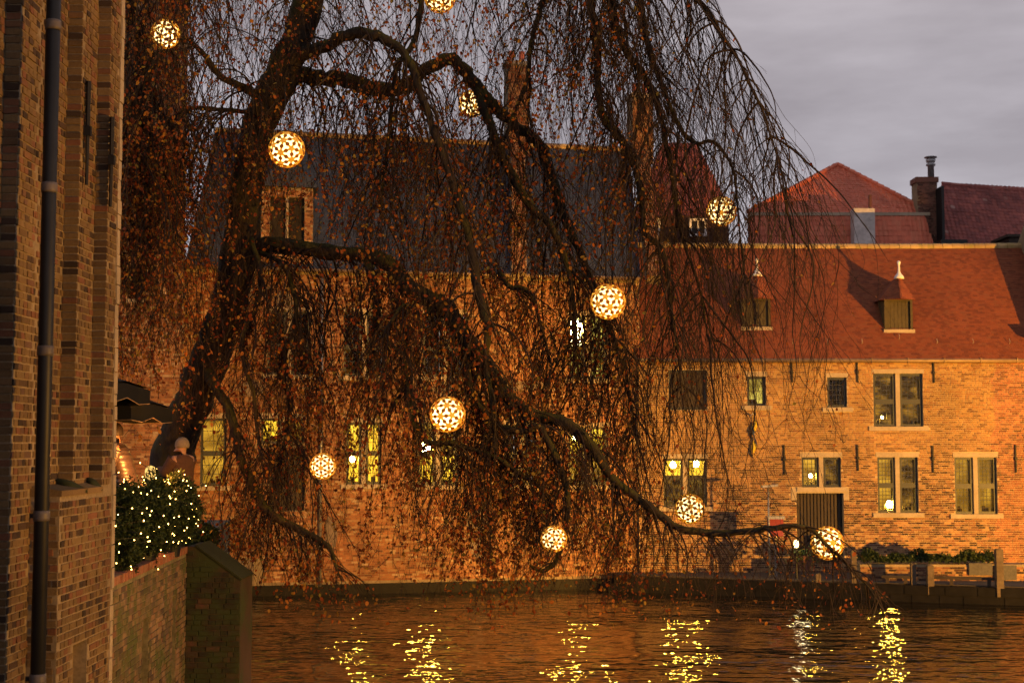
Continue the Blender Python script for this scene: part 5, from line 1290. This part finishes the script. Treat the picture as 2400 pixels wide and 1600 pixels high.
# limb: (px, py, depth, radius in photograph pixels) along its run
LIMBS = {
 'trunk': [(384, 1260, 25.0, 64), (396, 1150, 25.0, 56), (420, 1030, 25.0, 52), (458, 925, 25.0, 50), (500, 825, 25.0, 48), (528, 730, 25.0, 47), (556, 610, 25.0, 46), (576, 450, 25.0, 44), (606, 310, 25.0, 44), (648, 205, 25.0, 46), (690, 100, 25.0, 42), (728, -30, 25.1, 38), (760, -200, 25.2, 30), (800, -420, 25.5, 20), (830, -640, 25.5, 9)],
 'B': [(560, 600, 25.0, 34), (640, 575, 24.8, 27), (740, 588, 24.5, 25), (850, 600, 24.2, 24), (915, 620, 24.0, 26), (943, 660, 23.9, 29), (991, 692, 23.8, 28), (1045, 722, 23.7, 29), (1070, 756, 23.6, 28), (1103, 806, 23.5, 29), (1131, 845, 23.4, 27), (1147, 880, 23.4, 27), (1176, 917, 23.3, 25), (1214, 944, 23.2, 22), (1250, 970, 23.2, 20), (1300, 982, 23.1, 20), (1348, 1008, 23.0, 19), (1390, 1049, 22.9, 17), (1418, 1095, 22.8, 15), (1445, 1132, 22.7, 14), (1485, 1162, 22.6, 13), (1530, 1193, 22.5, 13), (1586, 1232, 22.4, 13), (1660, 1248, 22.3, 12), (1730, 1246, 22.2, 11), (1800, 1238, 22.1, 9.5), (1867, 1233, 22.0, 8), (1904, 1243, 22.0, 7), (1934, 1273, 21.9, 6), (1968, 1304, 21.9, 5), (2000, 1340, 21.8, 4), (2040, 1378, 21.8, 2.5), (2085, 1420, 21.8, 1)],
 'A': [(676, 150, 25.0, 28), (712, 126, 24.8, 20), (750, 116, 24.6, 18), (790, 94, 24.4, 17), (838, 77, 24.2, 16), (884, 86, 24.0, 15), (932, 112, 23.9, 13), (960, 148, 23.8, 12), (985, 215, 23.7, 11), (1015, 300, 23.6, 10), (1050, 400, 23.5, 11), (1085, 505, 23.4, 12), (1108, 600, 23.3, 13), (1118, 664, 23.2, 13), (1133, 727, 23.1, 13), (1145, 780, 23.0, 11), (1138, 840, 23.0, 8), (1150, 930, 22.9, 6), (1165, 1060, 22.8, 3)],
 'A2': [(660, 190, 25.1, 34), (700, 176, 25.3, 24), (745, 186, 25.5, 22), (802, 188, 25.6, 22), (850, 200, 25.6, 23), (893, 213, 25.6, 22), (955, 205, 25.6, 20), (982, 174, 25.6, 19), (1022, 151, 25.5, 18), (1062, 144, 25.5, 18), (1098, 178, 25.4, 18), (1130, 216, 25.4, 18), (1162, 256, 25.3, 17), (1200, 290, 25.3, 17), (1240, 312, 25.2, 16), (1268, 350, 25.2, 16), (1295, 420, 25.1, 15), (1320, 500, 25.0, 14), (1360, 590, 25.0, 12), (1400, 700, 24.9, 10), (1440, 800, 24.9, 8), (1470, 900, 24.8, 6), (1490, 1020, 24.8, 3)],
 'A3': [(1110, 200, 25.4, 15), (1148, 290, 25.0, 16), (1170, 350, 24.8, 16), (1207, 420, 24.6, 15), (1236, 475, 24.5, 14), (1290, 530, 24.4, 12), (1330, 620, 24.3, 9), (1345, 720, 24.2, 7), (1352, 860, 24.2, 4)],
 'C': [(470, 850, 24.9, 30), (492, 885, 24.6, 18), (512, 915, 24.4, 16), (535, 955, 24.2, 16), (549, 1010, 24.0, 15), (562, 1065, 23.9, 14), (588, 1130, 23.8, 14), (622, 1190, 23.6, 14), (655, 1217, 23.5, 13), (702, 1241, 23.4, 12), (748, 1264, 23.3, 11), (775, 1290, 23.3, 8), (788, 1330, 23.2, 5), (800, 1360, 23.2, 2)],
 'U1': [(735, -60, 25.1, 30), (860, -230, 24.7, 26), (1040, -340, 24.3, 24), (1240, -330, 24.0, 21), (1400, -240, 23.8, 18), (1510, -140, 23.6, 15), (1590, -50, 23.5, 11), (1650, 20, 23.4, 7), (1690, 80, 23.4, 6), (1724, 130, 23.3, 5), (1756, 195, 23.3, 4.5), (1786, 256, 23.3, 4), (1808, 325, 23.3, 3), (1826, 380, 23.3, 2.4), (1838, 450, 23.3, 1)],
 'D': [(1330, -290, 23.9, 15), (1372, -150, 23.9, 14), (1382, 0, 23.9, 14), (1391, 50, 23.9, 14), (1398, 130, 23.9, 13), (1408, 258, 23.8, 13), (1430, 296, 23.8, 14), (1458, 332, 23.7, 14), (1484, 382, 23.7, 12), (1498, 430, 23.6, 11), (1505, 492, 23.6, 10), (1516, 550, 23.5, 10), (1546, 578, 23.5, 9), (1562, 630, 23.4, 8), (1572, 720, 23.4, 6), (1590, 830, 23.4, 4), (1600, 950, 23.4, 2)],
 'D2': [(1380, -250, 24.2, 14), (1420, -90, 24.2, 14), (1438, 30, 24.2, 14), (1450, 80, 24.2, 14), (1472, 128, 24.2, 13), (1503, 172, 24.2, 12), (1530, 218, 24.1, 11), (1547, 270, 24.1, 10), (1561, 340, 24.0, 9), (1574, 404, 24.0, 8), (1583, 475, 24.0, 7), (1600, 560, 24.0, 5), (1640, 680, 23.9, 4), (1660, 800, 23.9, 2)],
 'D3': [(1480, -160, 24.4, 11), (1500, 0, 24.4, 11), (1520, 110, 24.3, 10), (1560, 220, 24.3, 8), (1600, 310, 24.3, 7), (1634, 336, 24.3, 6), (1668, 331, 24.3, 6), (1699, 362, 24.3, 5.5), (1720, 404, 24.3, 4.5), (1726, 450, 24.3, 3.5), (1735, 560, 24.3, 3), (1752, 700, 24.3, 2)],
 'E': [(1210, -330, 24.4, 10), (1272, -60, 24.5, 10), (1266, 20, 24.5, 9), (1248, 92, 24.5, 9), (1235, 188, 24.5, 8), (1207, 262, 24.5, 7), (1180, 330, 24.5, 5)],
 'E2': [(980, -300, 24.6, 11), (990, -60, 24.4, 10), (984, 20, 24.3, 10), (976, 82, 24.3, 9), (950, 132, 24.3, 9), (930, 156, 24.3, 9), (918, 260, 24.2, 7), (905, 380, 24.2, 6), (890, 500, 24.1, 5)],
 'F': [(850, 596, 24.2, 15), (868, 640, 24.0, 15), (880, 690, 24.0, 15), (884, 740, 24.0, 14), (880, 785, 24.0, 12), (872, 830, 24.0, 5), (868, 900, 24.0, 3)],
 'G': [(1100, 800, 23.5, 10), (1096, 860, 23.2, 9), (1108, 920, 23.0, 10), (1133, 958, 22.9, 10), (1172, 996, 22.9, 10), (1226, 1010, 22.8, 11), (1262, 1000, 22.8, 12), (1298, 1059, 22.7, 12), (1323, 1125, 22.7, 11), (1330, 1178, 22.6, 10), (1319, 1263, 22.6, 9), (1303, 1314, 22.6, 8), (1272, 1336, 22.6, 7), (1242, 1325, 22.6, 4)],
 'H': [(955, 760, 23.8, 8), (950, 870, 23.4, 8), (965, 970, 23.0, 9), (980, 1014, 22.9, 9), (1006, 1037, 22.9, 9), (1036, 1038, 22.8, 9), (1072, 1041, 22.8, 9), (1120, 1057, 22.8, 8), (1168, 1073, 22.7, 8), (1200, 1097, 22.7, 7), (1243, 1126, 22.7, 6), (1308, 1167, 22.7, 4)],
 'I': [(600, 255, 25.0, 18), (570, 262, 24.8, 8), (500, 255, 24.5, 8), (440, 257, 24.3, 7), (380, 300, 24.0, 6), (340, 380, 23.8, 4), (320, 520, 23.7, 2)],
 'I2': [(620, 240, 25.0, 18), (592, 219, 24.7, 11), (560, 200, 24.4, 10), (516, 178, 24.1, 9), (470, 120, 23.9, 7), (430, 90, 23.7, 6), (380, 110, 23.5, 5), (340, 190, 23.4, 4), (325, 330, 23.3, 2)],
 'U2': [(722, -40, 25.1, 26), (640, -170, 24.8, 18), (540, -230, 24.4, 15), (430, -220, 24.0, 12), (345, -140, 23.7, 9), (305, -20, 23.5, 6), (300, 120, 23.4, 4), (296, 300, 23.4, 2)],
 'U3': [(750, -150, 25.1, 20), (700, -330, 24.0, 16), (600, -380, 23.0, 13), (500, -330, 22.4, 10), (450, -200, 22.2, 7), (430, -40, 22.1, 4)],
 'U4': [(770, -250, 25.2, 20), (900, -400, 25.8, 16), (1080, -430, 26.2, 13), (1230, -350, 26.5, 10), (1320, -200, 26.6, 7), (1350, -20, 26.6, 4)],
 'J': [(600, 590, 24.9, 10), (632, 601, 24.5, 8), (665, 622, 24.3, 8), (684, 668, 24.2, 8), (694, 718, 24.1, 8), (690, 770, 24.1, 7), (670, 810, 24.0, 7), (668, 870, 24.0, 5), (676, 960, 24.0, 4), (660, 1060, 24.0, 3), (640, 1150, 24.0, 1.5)],
 'K': [(590, 560, 24.6, 9), (610, 640, 24.2, 8), (600, 720, 24.1, 8), (568, 790, 24.0, 9), (575, 860, 23.9, 8), (595, 930, 23.8, 7), (602, 1000, 23.8, 6), (612, 1080, 23.7, 4)],
 'N': [(1020, 712, 23.7, 8), (990, 740, 23.4, 7), (955, 715, 23.2, 6), (930, 735, 23.1, 6), (905, 790, 23.0, 5), (960, 850, 23.0, 4), (965, 930, 22.9, 3)],
 'Q': [(1170, 640, 24.4, 9), (1195, 672, 24.2, 8), (1225, 674, 24.1, 7), (1250, 700, 24.0, 6), (1268, 760, 24.0, 5), (1290, 850, 23.9, 3)],
}
LP = {}
rl = np.random.default_rng(5)
for k, spec in LIMBS.items():
    kf = {'trunk': .92, 'A': .85, 'A2': .85, 'I2': .9, 'U1': .85}.get(k, .72)
    w = [P(a, b, c) for a, b, c, r in spec]; rad = [kf * r / F * c for a, b, c, r in spec]
    pts = catmull(w); rr5 = np.interp(np.linspace(0, 1, len(pts)), np.linspace(0, 1, len(rad)), rad)
    wob = rl.normal(0, 1, (len(pts), 3)); wob = (wob + np.roll(wob, 1, 0) + np.roll(wob, -1, 0)) / 3; wob[0] = 0
    pts = pts + wob * (rr5 * (.10 if k == 'trunk' else .22))[:, None]; rr5 = np.maximum(rr5 * (1 + (.04 if k == 'trunk' else .08) * rl.normal(0, 1, len(rr5))), .004)
    LP[k] = (pts, rr5)
    n = 14 if k == 'trunk' else 9
    o = MB().tube([Vector(p) for p in pts], list(rr5), n).build('trunk' if k == 'trunk' else 'branch', MAT['bark'], tree, True)
# bulge (burr) on the trunk
bp = P(572, 760, 24.8); mb = MB()
rings = []
for j in range(9):
    a = -PI / 2 + PI * j / 8
    rings.append([bp + Vector((math.cos(q) * math.cos(a) * .16 * random.uniform(.8, 1.2), math.sin(q) * math.cos(a) * .16 * random.uniform(.8, 1.2), math.sin(a) * .26)) for q in np.linspace(0, 2 * PI, 12, endpoint=False)])
mb.loft(rings).build('burr', MAT['bark'], tree, True)

def px_arr(p):
    c, s = math.cos(PITCH), math.sin(PITCH)
    f = p[:, 1] * c + (p[:, 2] - EYE) * s; u = -p[:, 1] * s + (p[:, 2] - EYE) * c
    return 1200 + F * p[:, 0] / f, 800 - F * u / f

def grow(start, d0, nstep, ds, grav, noise, sweep, zmin):
    """hanging shoots grown together; returns nodes (N,K,3) and count of nodes per shoot"""
    N = len(start); K = int(nstep.max()) + 1
    X = np.zeros((N, K, 3)); X[:, 0] = start; d = d0 / np.linalg.norm(d0, axis=1)[:, None]; w = np.zeros((N, 3)); cnt = np.ones(N, int); alive = np.ones(N, bool)
    for k in range(1, K):
        w = .80 * w + RNG.normal(0, noise, (N, 3)) * np.array([1, 1, .55])
        kick = RNG.random(N) < .07; w[kick] += RNG.normal(0, noise * 2.6, (kick.sum(), 3)) * np.array([1, 1, .4])
        d = d + w + np.array([0, 0, -1]) * grav * ds + sweep * ds
        d /= np.linalg.norm(d, axis=1)[:, None]
        X[:, k] = X[:, k-1] + d * ds
        alive &= (k <= nstep) & (X[:, k, 2] > zmin)
        cnt[alive] = k + 1
    return X, cnt

def tubes_np(X, cnt, r0, r1, sides=3):
    N, K, _ = X.shape; T = np.zeros_like(X); T[:, 1:-1] = X[:, 2:] - X[:, :-2]; T[:, 0] = X[:, 1] - X[:, 0]; T[:, -1] = X[:, -1] - X[:, -2]
    T /= np.linalg.norm(T, axis=2, keepdims=True) + 1e-9
    a = np.cross(T, np.array([0.0, 1.0, 0.12])); a /= np.linalg.norm(a, axis=2, keepdims=True) + 1e-9; b = np.cross(T, a)
    fr_ = np.arange(K)[None] / np.maximum(cnt - 1, 1)[:, None]; R = r0[:, None] * (1 - fr_) ** .8 + r1; R = np.where(fr_ > 1, r1, R)
    th = np.arange(sides) * 2 * PI / sides
    V = X[:, :, None] + R[:, :, None, None] * (a[:, :, None] * np.cos(th)[None, None, :, None] + b[:, :, None] * np.sin(th)[None, None, :, None])
    n_i, k_i = np.nonzero(np.arange(K - 1)[None] < (cnt - 1)[:, None])
    base = (n_i * K + k_i) * sides; out = []
    for s in range(sides):
        s2 = (s + 1) % sides; out.append(np.stack([base + s, base + s2, base + sides + s2, base + sides + s], 1))
    Fq = np.concatenate(out); V = V.reshape(-1, 3)
    used = np.unique(Fq); remap = np.full(len(V), -1); remap[used] = np.arange(len(used))
    return V[used], remap[Fq]

def leafiness(px, py):
    f = np.interp(px, [250, 420, 600, 1250, 1420, 1520, 1650, 2100], [1.15, .95, 1.0, .95, .55, .16, .05, .10])
    f = np.where((py < 330) & (px > 430), f * .62, f)
    f = np.where((py > 1180) & (px > 1400) & (px < 1560), .75, f)
    f = np.where((py > 1250) & (px >= 1560), .30, f)
    f = np.where((py > 1330) & (px >= 1560), .55, f)
    return f

# shoots: limb, count, run along the limb, sweep in x, longest length
SRC = [('U1', 290, .05, 1.0, .15, 4.6), ('U2', 150, .15, 1.0, -.05, 5.2), ('U3', 70, .2, 1.0, 0, 5.5), ('U4', 130, .1, 1.0, 0, 4.8), ('A', 175, .05, 1.0, 0, 3.8), ('A2', 230, .02, 1.0, .05, 4.2), ('A3', 90, .1, 1.0, .1, 3.5),
       ('B', 390, .04, .99, .0, 4.8), ('C', 105, .1, 1.0, 0, 2.2), ('D', 150, .05, 1.0, .08, 3.8), ('D2', 135, .05, 1.0, .10, 3.6), ('D3', 95, .1, 1.0, .10, 3.4), ('E', 50, .2, 1.0, 0, 3.0), ('E2', 60, .2, 1.0, 0, 3.4),
       ('F', 26, .3, 1.0, 0, 2.6), ('G', 48, .2, 1.0, 0, 2.4), ('H', 52, .15, 1.0, 0, 2.6), ('I', 110, .1, 1.0, -.05, 4.8), ('I2', 115, .1, 1.0, -.05, 5.0), ('J', 115, .1, 1.0, 0, 3.0), ('K', 66, .1, 1.0, 0, 2.6), ('N', 60, .2, 1.0, 0, 2.6), ('Q', 40, .1, 1.0, .05, 2.6), ('trunk', 70, .50, .84, 0, 4.0)]
S, D0, NS, R0, SW, ZM = [], [], [], [], [], []
for k, cnt_, a, b, sw, Lm in SRC:
    pts, rr5 = LP[k]; m = len(pts); seg = np.linalg.norm(np.diff(pts, axis=0), axis=1); cum = np.concatenate([[0], np.cumsum(seg)]); cum /= cum[-1]
    for _ in range(int(cnt_ * .86)):
        i = min(m - 2, max(0, int(np.searchsorted(cum, a + (b - a) * random.random())) - 1)); f_ = random.random(); p = pts[i] * (1 - f_) + pts[i + 1] * f_
        tg = pts[i + 1] - pts[i]; tg /= np.linalg.norm(tg) + 1e-9; an = random.uniform(0, 2 * PI)
        h_ = np.array([math.cos(an), math.sin(an) * 1.1, random.uniform(-.5, .45)])
        S.append(p); D0.append(h_ * random.uniform(.5, 1.1) + tg * random.uniform(0, .9)); L = 1.15 * Lm * random.uniform(.25, 1.0)
        NS.append(max(5, int(L / .10))); R0.append(random.choice((.0035, .0045, .006, .009, .013)) if random.random() < .9 else .018)
        SW.append((sw * random.uniform(.4, 1.5), 0, 0)); px_, _y = px_of(*p)
        ZM.append(random.uniform(2.75, 3.9) if px_ > 545 else random.uniform(5.0, 7.0))
S, D0, NS, R0, SW, ZM = map(np.array, (S, D0, NS, R0, SW, ZM))
X1, c1 = grow(S, D0, NS, .10, 2.0, .050, SW, ZM)
V1, F1 = tubes_np(X1, c1, R0, .0022, 4)
# forks: side shoots of the shoots, then fine twigs
def forks(X, c, per, Lr, r0, grav, noise, spread, SWp, ZMp, ds=.08):
    s_, d_, n_, p_ = [], [], [], []
    for i in range(len(X)):
        k = RNG.poisson(per * c[i] / 20)
        if c[i] < 4 or k == 0: continue
        for j in RNG.integers(2, c[i] - 1, k):
            t = X[i, j + 1] - X[i, j]; t = t / (np.linalg.norm(t) + 1e-9); q = RNG.normal(0, 1, 3); q[2] *= .35
            s_.append(X[i, j]); d_.append(t * .9 + q * spread); n_.append(max(3, int(RNG.uniform(*Lr) / ds))); p_.append(i)
    p_ = np.array(p_); s_, d_, n_ = np.array(s_), np.array(d_), np.array(n_)
    Xf, cf = grow(s_, d_, n_, ds, grav, noise, SWp[p_] * .8, ZMp[p_] - .15)
    return Xf, cf, p_
X2, c2, p2 = forks(X1, c1, 4.2, (.4, 1.9), None, 2.4, .055, .50, SW, ZM, .08)
V2, F2 = tubes_np(X2, c2, np.full(len(X2), .0030), .0016, 3)
X3, c3, p3 = forks(X2, c2, 1.7, (.12, .5), None, 2.2, .08, .6, SW[p2], ZM[p2], .06)
V3, F3 = tubes_np(X3, c3, np.full(len(X3), .0018), .0013, 3)
stuff(obj('hanging_shoots', mesh_np('hanging_shoots', V1, [F1], True), MAT['twig'], tree))
stuff(obj('side_shoots', mesh_np('side_shoots', V2, [F2], True), MAT['twig'], tree))
stuff(obj('fine_twigs', mesh_np('fine_twigs', V3, [F3], True), MAT['twig'], tree))
LPOS = []
for X, c, dens in ((X1, c1, .12), (X2, c2, .28), (X3, c3, .29)):
    n_i, k_i = np.nonzero((np.arange(X.shape[1])[None] < c[:, None]) & (np.arange(X.shape[1])[None] > 1)); p = X[n_i, k_i]
    px, py = px_arr(p); patch = .15 + 1.7 * (np.sin(p[:, 0] * 2.3 + 1.1 * np.sin(p[:, 2] * 1.7)) * np.sin(p[:, 2] * 1.9 + p[:, 1] * 1.3) * .5 + .5)
    keep = RNG.random(len(p)) < leafiness(px, py) * dens * patch
    LPOS.append(p[keep] + RNG.normal(0, .012, (keep.sum(), 3)))
LPOS = np.concatenate(LPOS)
px, py = px_arr(LPOS); near = np.argsort(LPOS[:, 1] + np.where((px > 300) & (px < 2100) & (py > 20) & (py < 1500), 0, 100))
one, rest = near[:300], near[300:]
V, Fq = leaf_cloud(len(rest), LPOS[rest], .067, .66, 1.2); stuff(obj('leaves', mesh_np('leaves', V, [Fq]), MAT['leaf'], tree))
V, Fq = leaf_cloud(1, np.zeros((1, 3)), 1.0, .72, 0)
me_l = mesh_np('leaf', V, [Fq]); me_l.materials.append(MAT['leaf'])
for i in one:
    obj('leaf', me_l, None, tree, Matrix.Translation(LPOS[i]) @ Matrix.Rotation(random.uniform(0, 6.28), 4, 'Z') @ Matrix.Rotation(random.uniform(0, 6.28), 4, 'X') @ Matrix.Scale(random.uniform(.06, .10), 4))
print('TREE', len(X1), len(X2), len(X3), len(LPOS), len(F1) + len(F2) + len(F3))

# ================================================================== HANGING LANTERNS
phi = (1 + 5 ** .5) / 2
ICO = [Vector(v).normalized() for v in [(0, s, t * phi) for s in (-1, 1) for t in (-1, 1)] + [(s, t * phi, 0) for s in (-1, 1) for t in (-1, 1)] + [(t * phi, 0, s) for s in (-1, 1) for t in (-1, 1)]]
DOD = []
for i in range(12):
    for j in range(i):
        for k in range(j):
            if all(ICO[a].dot(ICO[b]) > .4 for a, b in ((i, j), (j, k), (i, k))): DOD.append((ICO[i] + ICO[j] + ICO[k]).normalized())
LR = .28
def star_mesh(name, arms, core, mat):
    """a flower-shaped plate lying on the sphere: arms = [(angle, reach)]"""
    out = []
    m = len(arms)
    for i, (a, L) in enumerate(arms):
        w = .105 / max(L, .01)
        for da, rr6 in ((-.085 / L * .8, L * .66), (-.085 / L, L * .95), (-.05 / L, L * 1.2), (.05 / L, L * 1.2), (.085 / L, L * .95), (.085 / L * .8, L * .66)):
            out.append((a + da, rr6))
        nx = arms[(i + 1) % m][0] + (2 * PI if i == m - 1 else 0); out.append(((a + nx) / 2, core))
    def sp(a, r, k): return (LR * k * math.sin(r) * math.cos(a), LR * k * math.sin(r) * math.sin(a), LR * k * math.cos(r))
    V = [sp(0, 0, 1.0)] + [sp(a, r, 1.0) for a, r in out] + [sp(0, 0, .985)] + [sp(a, r, .985) for a, r in out]; n = len(out)
    Fs = [(0, 1 + i, 1 + (i + 1) % n) for i in range(n)] + [(n + 1, n + 2 + (i + 1) % n, n + 2 + i) for i in range(n)] + [(1 + i, n + 2 + i, n + 2 + (i + 1) % n, 1 + (i + 1) % n) for i in range(n)]
    me = bpy.data.meshes.new(name); me.from_pydata(V, [], Fs); me.update(); me.materials.append(mat); return me
def m_plate(name, col, trans):
    t = NT(name); d = t.n('BsdfDiffuse'); d.inputs[0].default_value = (*col, 1); tr = t.n('BsdfTranslucent'); tr.inputs[0].default_value = (*col, 1)
    mx = t.n('MixShader'); mx.inputs[0].default_value = trans; t.t.links.new(d.outputs[0], mx.inputs[1]); t.t.links.new(tr.outputs[0], mx.inputs[2]); t.t.links.new(mx.outputs[0], t.out.inputs['Surface']); return t.m
M_PL = m_plate('lantern_plate', (.95, .70, .20), .42); M_DI = m_plate('lantern_disc', (.62, .27, .045), .50)
L5 = math.acos(max(ICO[0].dot(d) for d in DOD)) / 2; L6 = math.acos(sorted((DOD[0].dot(d) for d in DOD), reverse=True)[1]) / 2
ME5 = star_mesh('plate', [(2 * PI * i / 5, L5) for i in range(5)], .125, M_PL)
ME6 = star_mesh('plate', [(2 * PI * i / 6, L5 if i % 2 == 0 else L6) for i in range(6)], .15, M_PL)
dv_ = [(0, 0, LR * 1.012)] + [(LR * .115 * math.cos(2 * PI * i / 8), LR * .115 * math.sin(2 * PI * i / 8), LR * 1.006) for i in range(8)] + [(LR * .115 * math.cos(2 * PI * i / 8), LR * .115 * math.sin(2 * PI * i / 8), LR * .97) for i in range(8)]
MED = bpy.data.meshes.new('disc'); MED.from_pydata(dv_, [], [(0, 1 + i, 1 + (i + 1) % 8) for i in range(8)] + [(1 + i, 9 + i, 9 + (i + 1) % 8, 1 + (i + 1) % 8) for i in range(8)] + [tuple(range(16, 8, -1))]); MED.update(); MED.materials.append(M_DI)
def basis(zv, xv):
    z = zv.normalized(); x = (xv - z * xv.dot(z)).normalized(); return Matrix((x, z.cross(x), z)).transposed().to_4x4()
PLATES = []
for v in ICO:
    PLATES.append((ME5, 'plate', basis(v, max(DOD, key=lambda d: v.dot(d)))))
for v in DOD:
    PLATES.append((ME6, 'plate', basis(v, max(ICO, key=lambda d: v.dot(d)))))
ALLV = [(v, 'i') for v in ICO] + [(v, 'd') for v in DOD]
ci, cd = math.cos(2 * L5) - .02, math.cos(2 * L6) - .02
for a in range(len(ALLV)):
    for b in range(a):
        (va, ka), (vb, kb) = ALLV[a], ALLV[b]; dt = va.dot(vb)
        if (ka != kb and dt > ci) or (ka == kb == 'd' and dt > cd): PLATES.append((MED, 'disc', basis((va + vb).normalized(), va)))
bm_ = MB().lathe([(.02, -LR * .86)] + [(LR * .86 * math.cos(a_), LR * .86 * math.sin(a_)) for a_ in np.linspace(-1.3, 1.3, 8)] + [(.02, LR * .86)], (0, 0, 0), 14); ME_B = bpy.data.meshes.new('frosted_globe'); ME_B.from_pydata(bm_.v, [], bm_.f); ME_B.update(); shade(ME_B)  # globe added inside, sized so the lantern gaps always glow
def m_globe():
    t = NT('frosted_globe'); n = t.n('TexCoord'); ln = t.n('VectorMath', {'operation': 'DISTANCE'}); t.t.links.new(n.outputs['Object'], ln.inputs[0]); ln.inputs[1].default_value = (.11, -.08, -.05)
    e = t.n('Emission'); e.inputs[0].default_value = (1.0, .72, .28, 1)
    t.t.links.new(t.ramp(t.math('MULTIPLY', ln.outputs['Value'], 3.2), [(0.0, (1, 1, 1)), (0.45, (.55,)*3), (1.0, (.34,)*3)]), e.inputs[1]); mul = t.n('Emission')
    st = t.math('MULTIPLY', t.ramp(t.math('MULTIPLY', ln.outputs['Value'], 3.2), [(0.0, (1, 1, 1)), (0.45, (.55,)*3), (1.0, (.34,)*3)]), GLOBE)  # glow painted brighter around one spot, like a bulb inside
    t.t.links.new(st, e.inputs[1]); t.t.links.new(e.outputs[0], t.out.inputs['Surface']); t.t.nodes.remove(mul); return t.m
GLOBE = 7.0
ME_B.materials.append(m_globe())
LAN = [(388, 80, 70, 1.2, 'blurred golden ball lantern high in the leaves at upper left'), (1031, -6, 76, .9, 'golden ball lantern cut off by the top edge of the picture'), (1107, 243, 66, 1.1, 'golden ball lantern behind the arching limb near the chimney'),
       (672, 351, 86, 1.0, 'large golden ball lantern hanging before the tree trunk'), (1691, 495, 71, .9, 'golden ball lantern at the right fringe of twigs against the red roof'), (1425, 707, 84, 1.3, 'golden ball lantern beside the white-lit upstairs window'),
       (1049, 971, 84, 1.0, 'brightest golden ball lantern at the centre below the thick limb'), (757, 1092, 62, 1.6, 'small golden ball lantern half hidden by leaves beside the slatted door'), (1617, 1192, 70, 1.3, 'golden ball lantern just above the long low branch'),
       (1298, 1262, 62, 1.4, 'small golden ball lantern low in the twigs near the water'), (1939, 1272, 78, .5, 'golden ball lantern at the tip of the low branch by the dark door')]
for i, (px, py, dia, cord, lab) in enumerate(LAN):
    Y = {0: 23.3, 7: 23.2, 9: 22.2, 8: 24.0}.get(i, 2 * LR * F / dia); c = P(px, py, Y); sz = dia * Y / (2 * LR * F)
    t = thing('ball_lantern', lab, 'lantern', tuple(c), 'ball lanterns hung in the weeping tree')
    t.rotation_euler = (random.uniform(-.3, .3), random.uniform(-.3, .3), random.uniform(0, 6))
    t.scale = (sz, sz, sz)
    WORLD[t] = Matrix.Identity(4)                            # children are given in the lantern's own frame
    for me, nm, M_ in PLATES: obj(nm, me, None, t, M_)
    obj('frosted_globe', ME_B, None, t, Matrix.Identity(4))
    mb = MB(); rot = t.rotation_euler.to_matrix().inverted()
    top = Vector((random.uniform(-.1, .1), random.uniform(-.05, .05), cord)); mb.tube([rot @ Vector((0, 0, .05)), rot @ Vector((0, 0, LR)), rot @ (top * .6), rot @ top], .005, 5); mb.build('cord', MAT['black'], t)
# supply cable strung from the low branch
a, b = P(1440, 1150, 22.7), P(1905, 1240, 22.0); pts = [a.lerp(b, i / 12) + Vector((0, 0, -.12 * math.sin(PI * i / 12))) for i in range(13)]
pts2 = [P(1890, 1238, 22.0).lerp(P(1800, 960, 23.0), i / 8) + Vector((.0, 0, -.1 * math.sin(PI * i / 8))) for i in range(9)] + [P(1786, 860, 23.2), P(1770, 600, 23.3)]
mb = MB().tube(pts, .006, 5); mb.tube(pts2, .004, 5); tag(mb.build('supply_cable', MAT['black']), 'thin black cable strung along the low branch to the last lantern', 'cable')
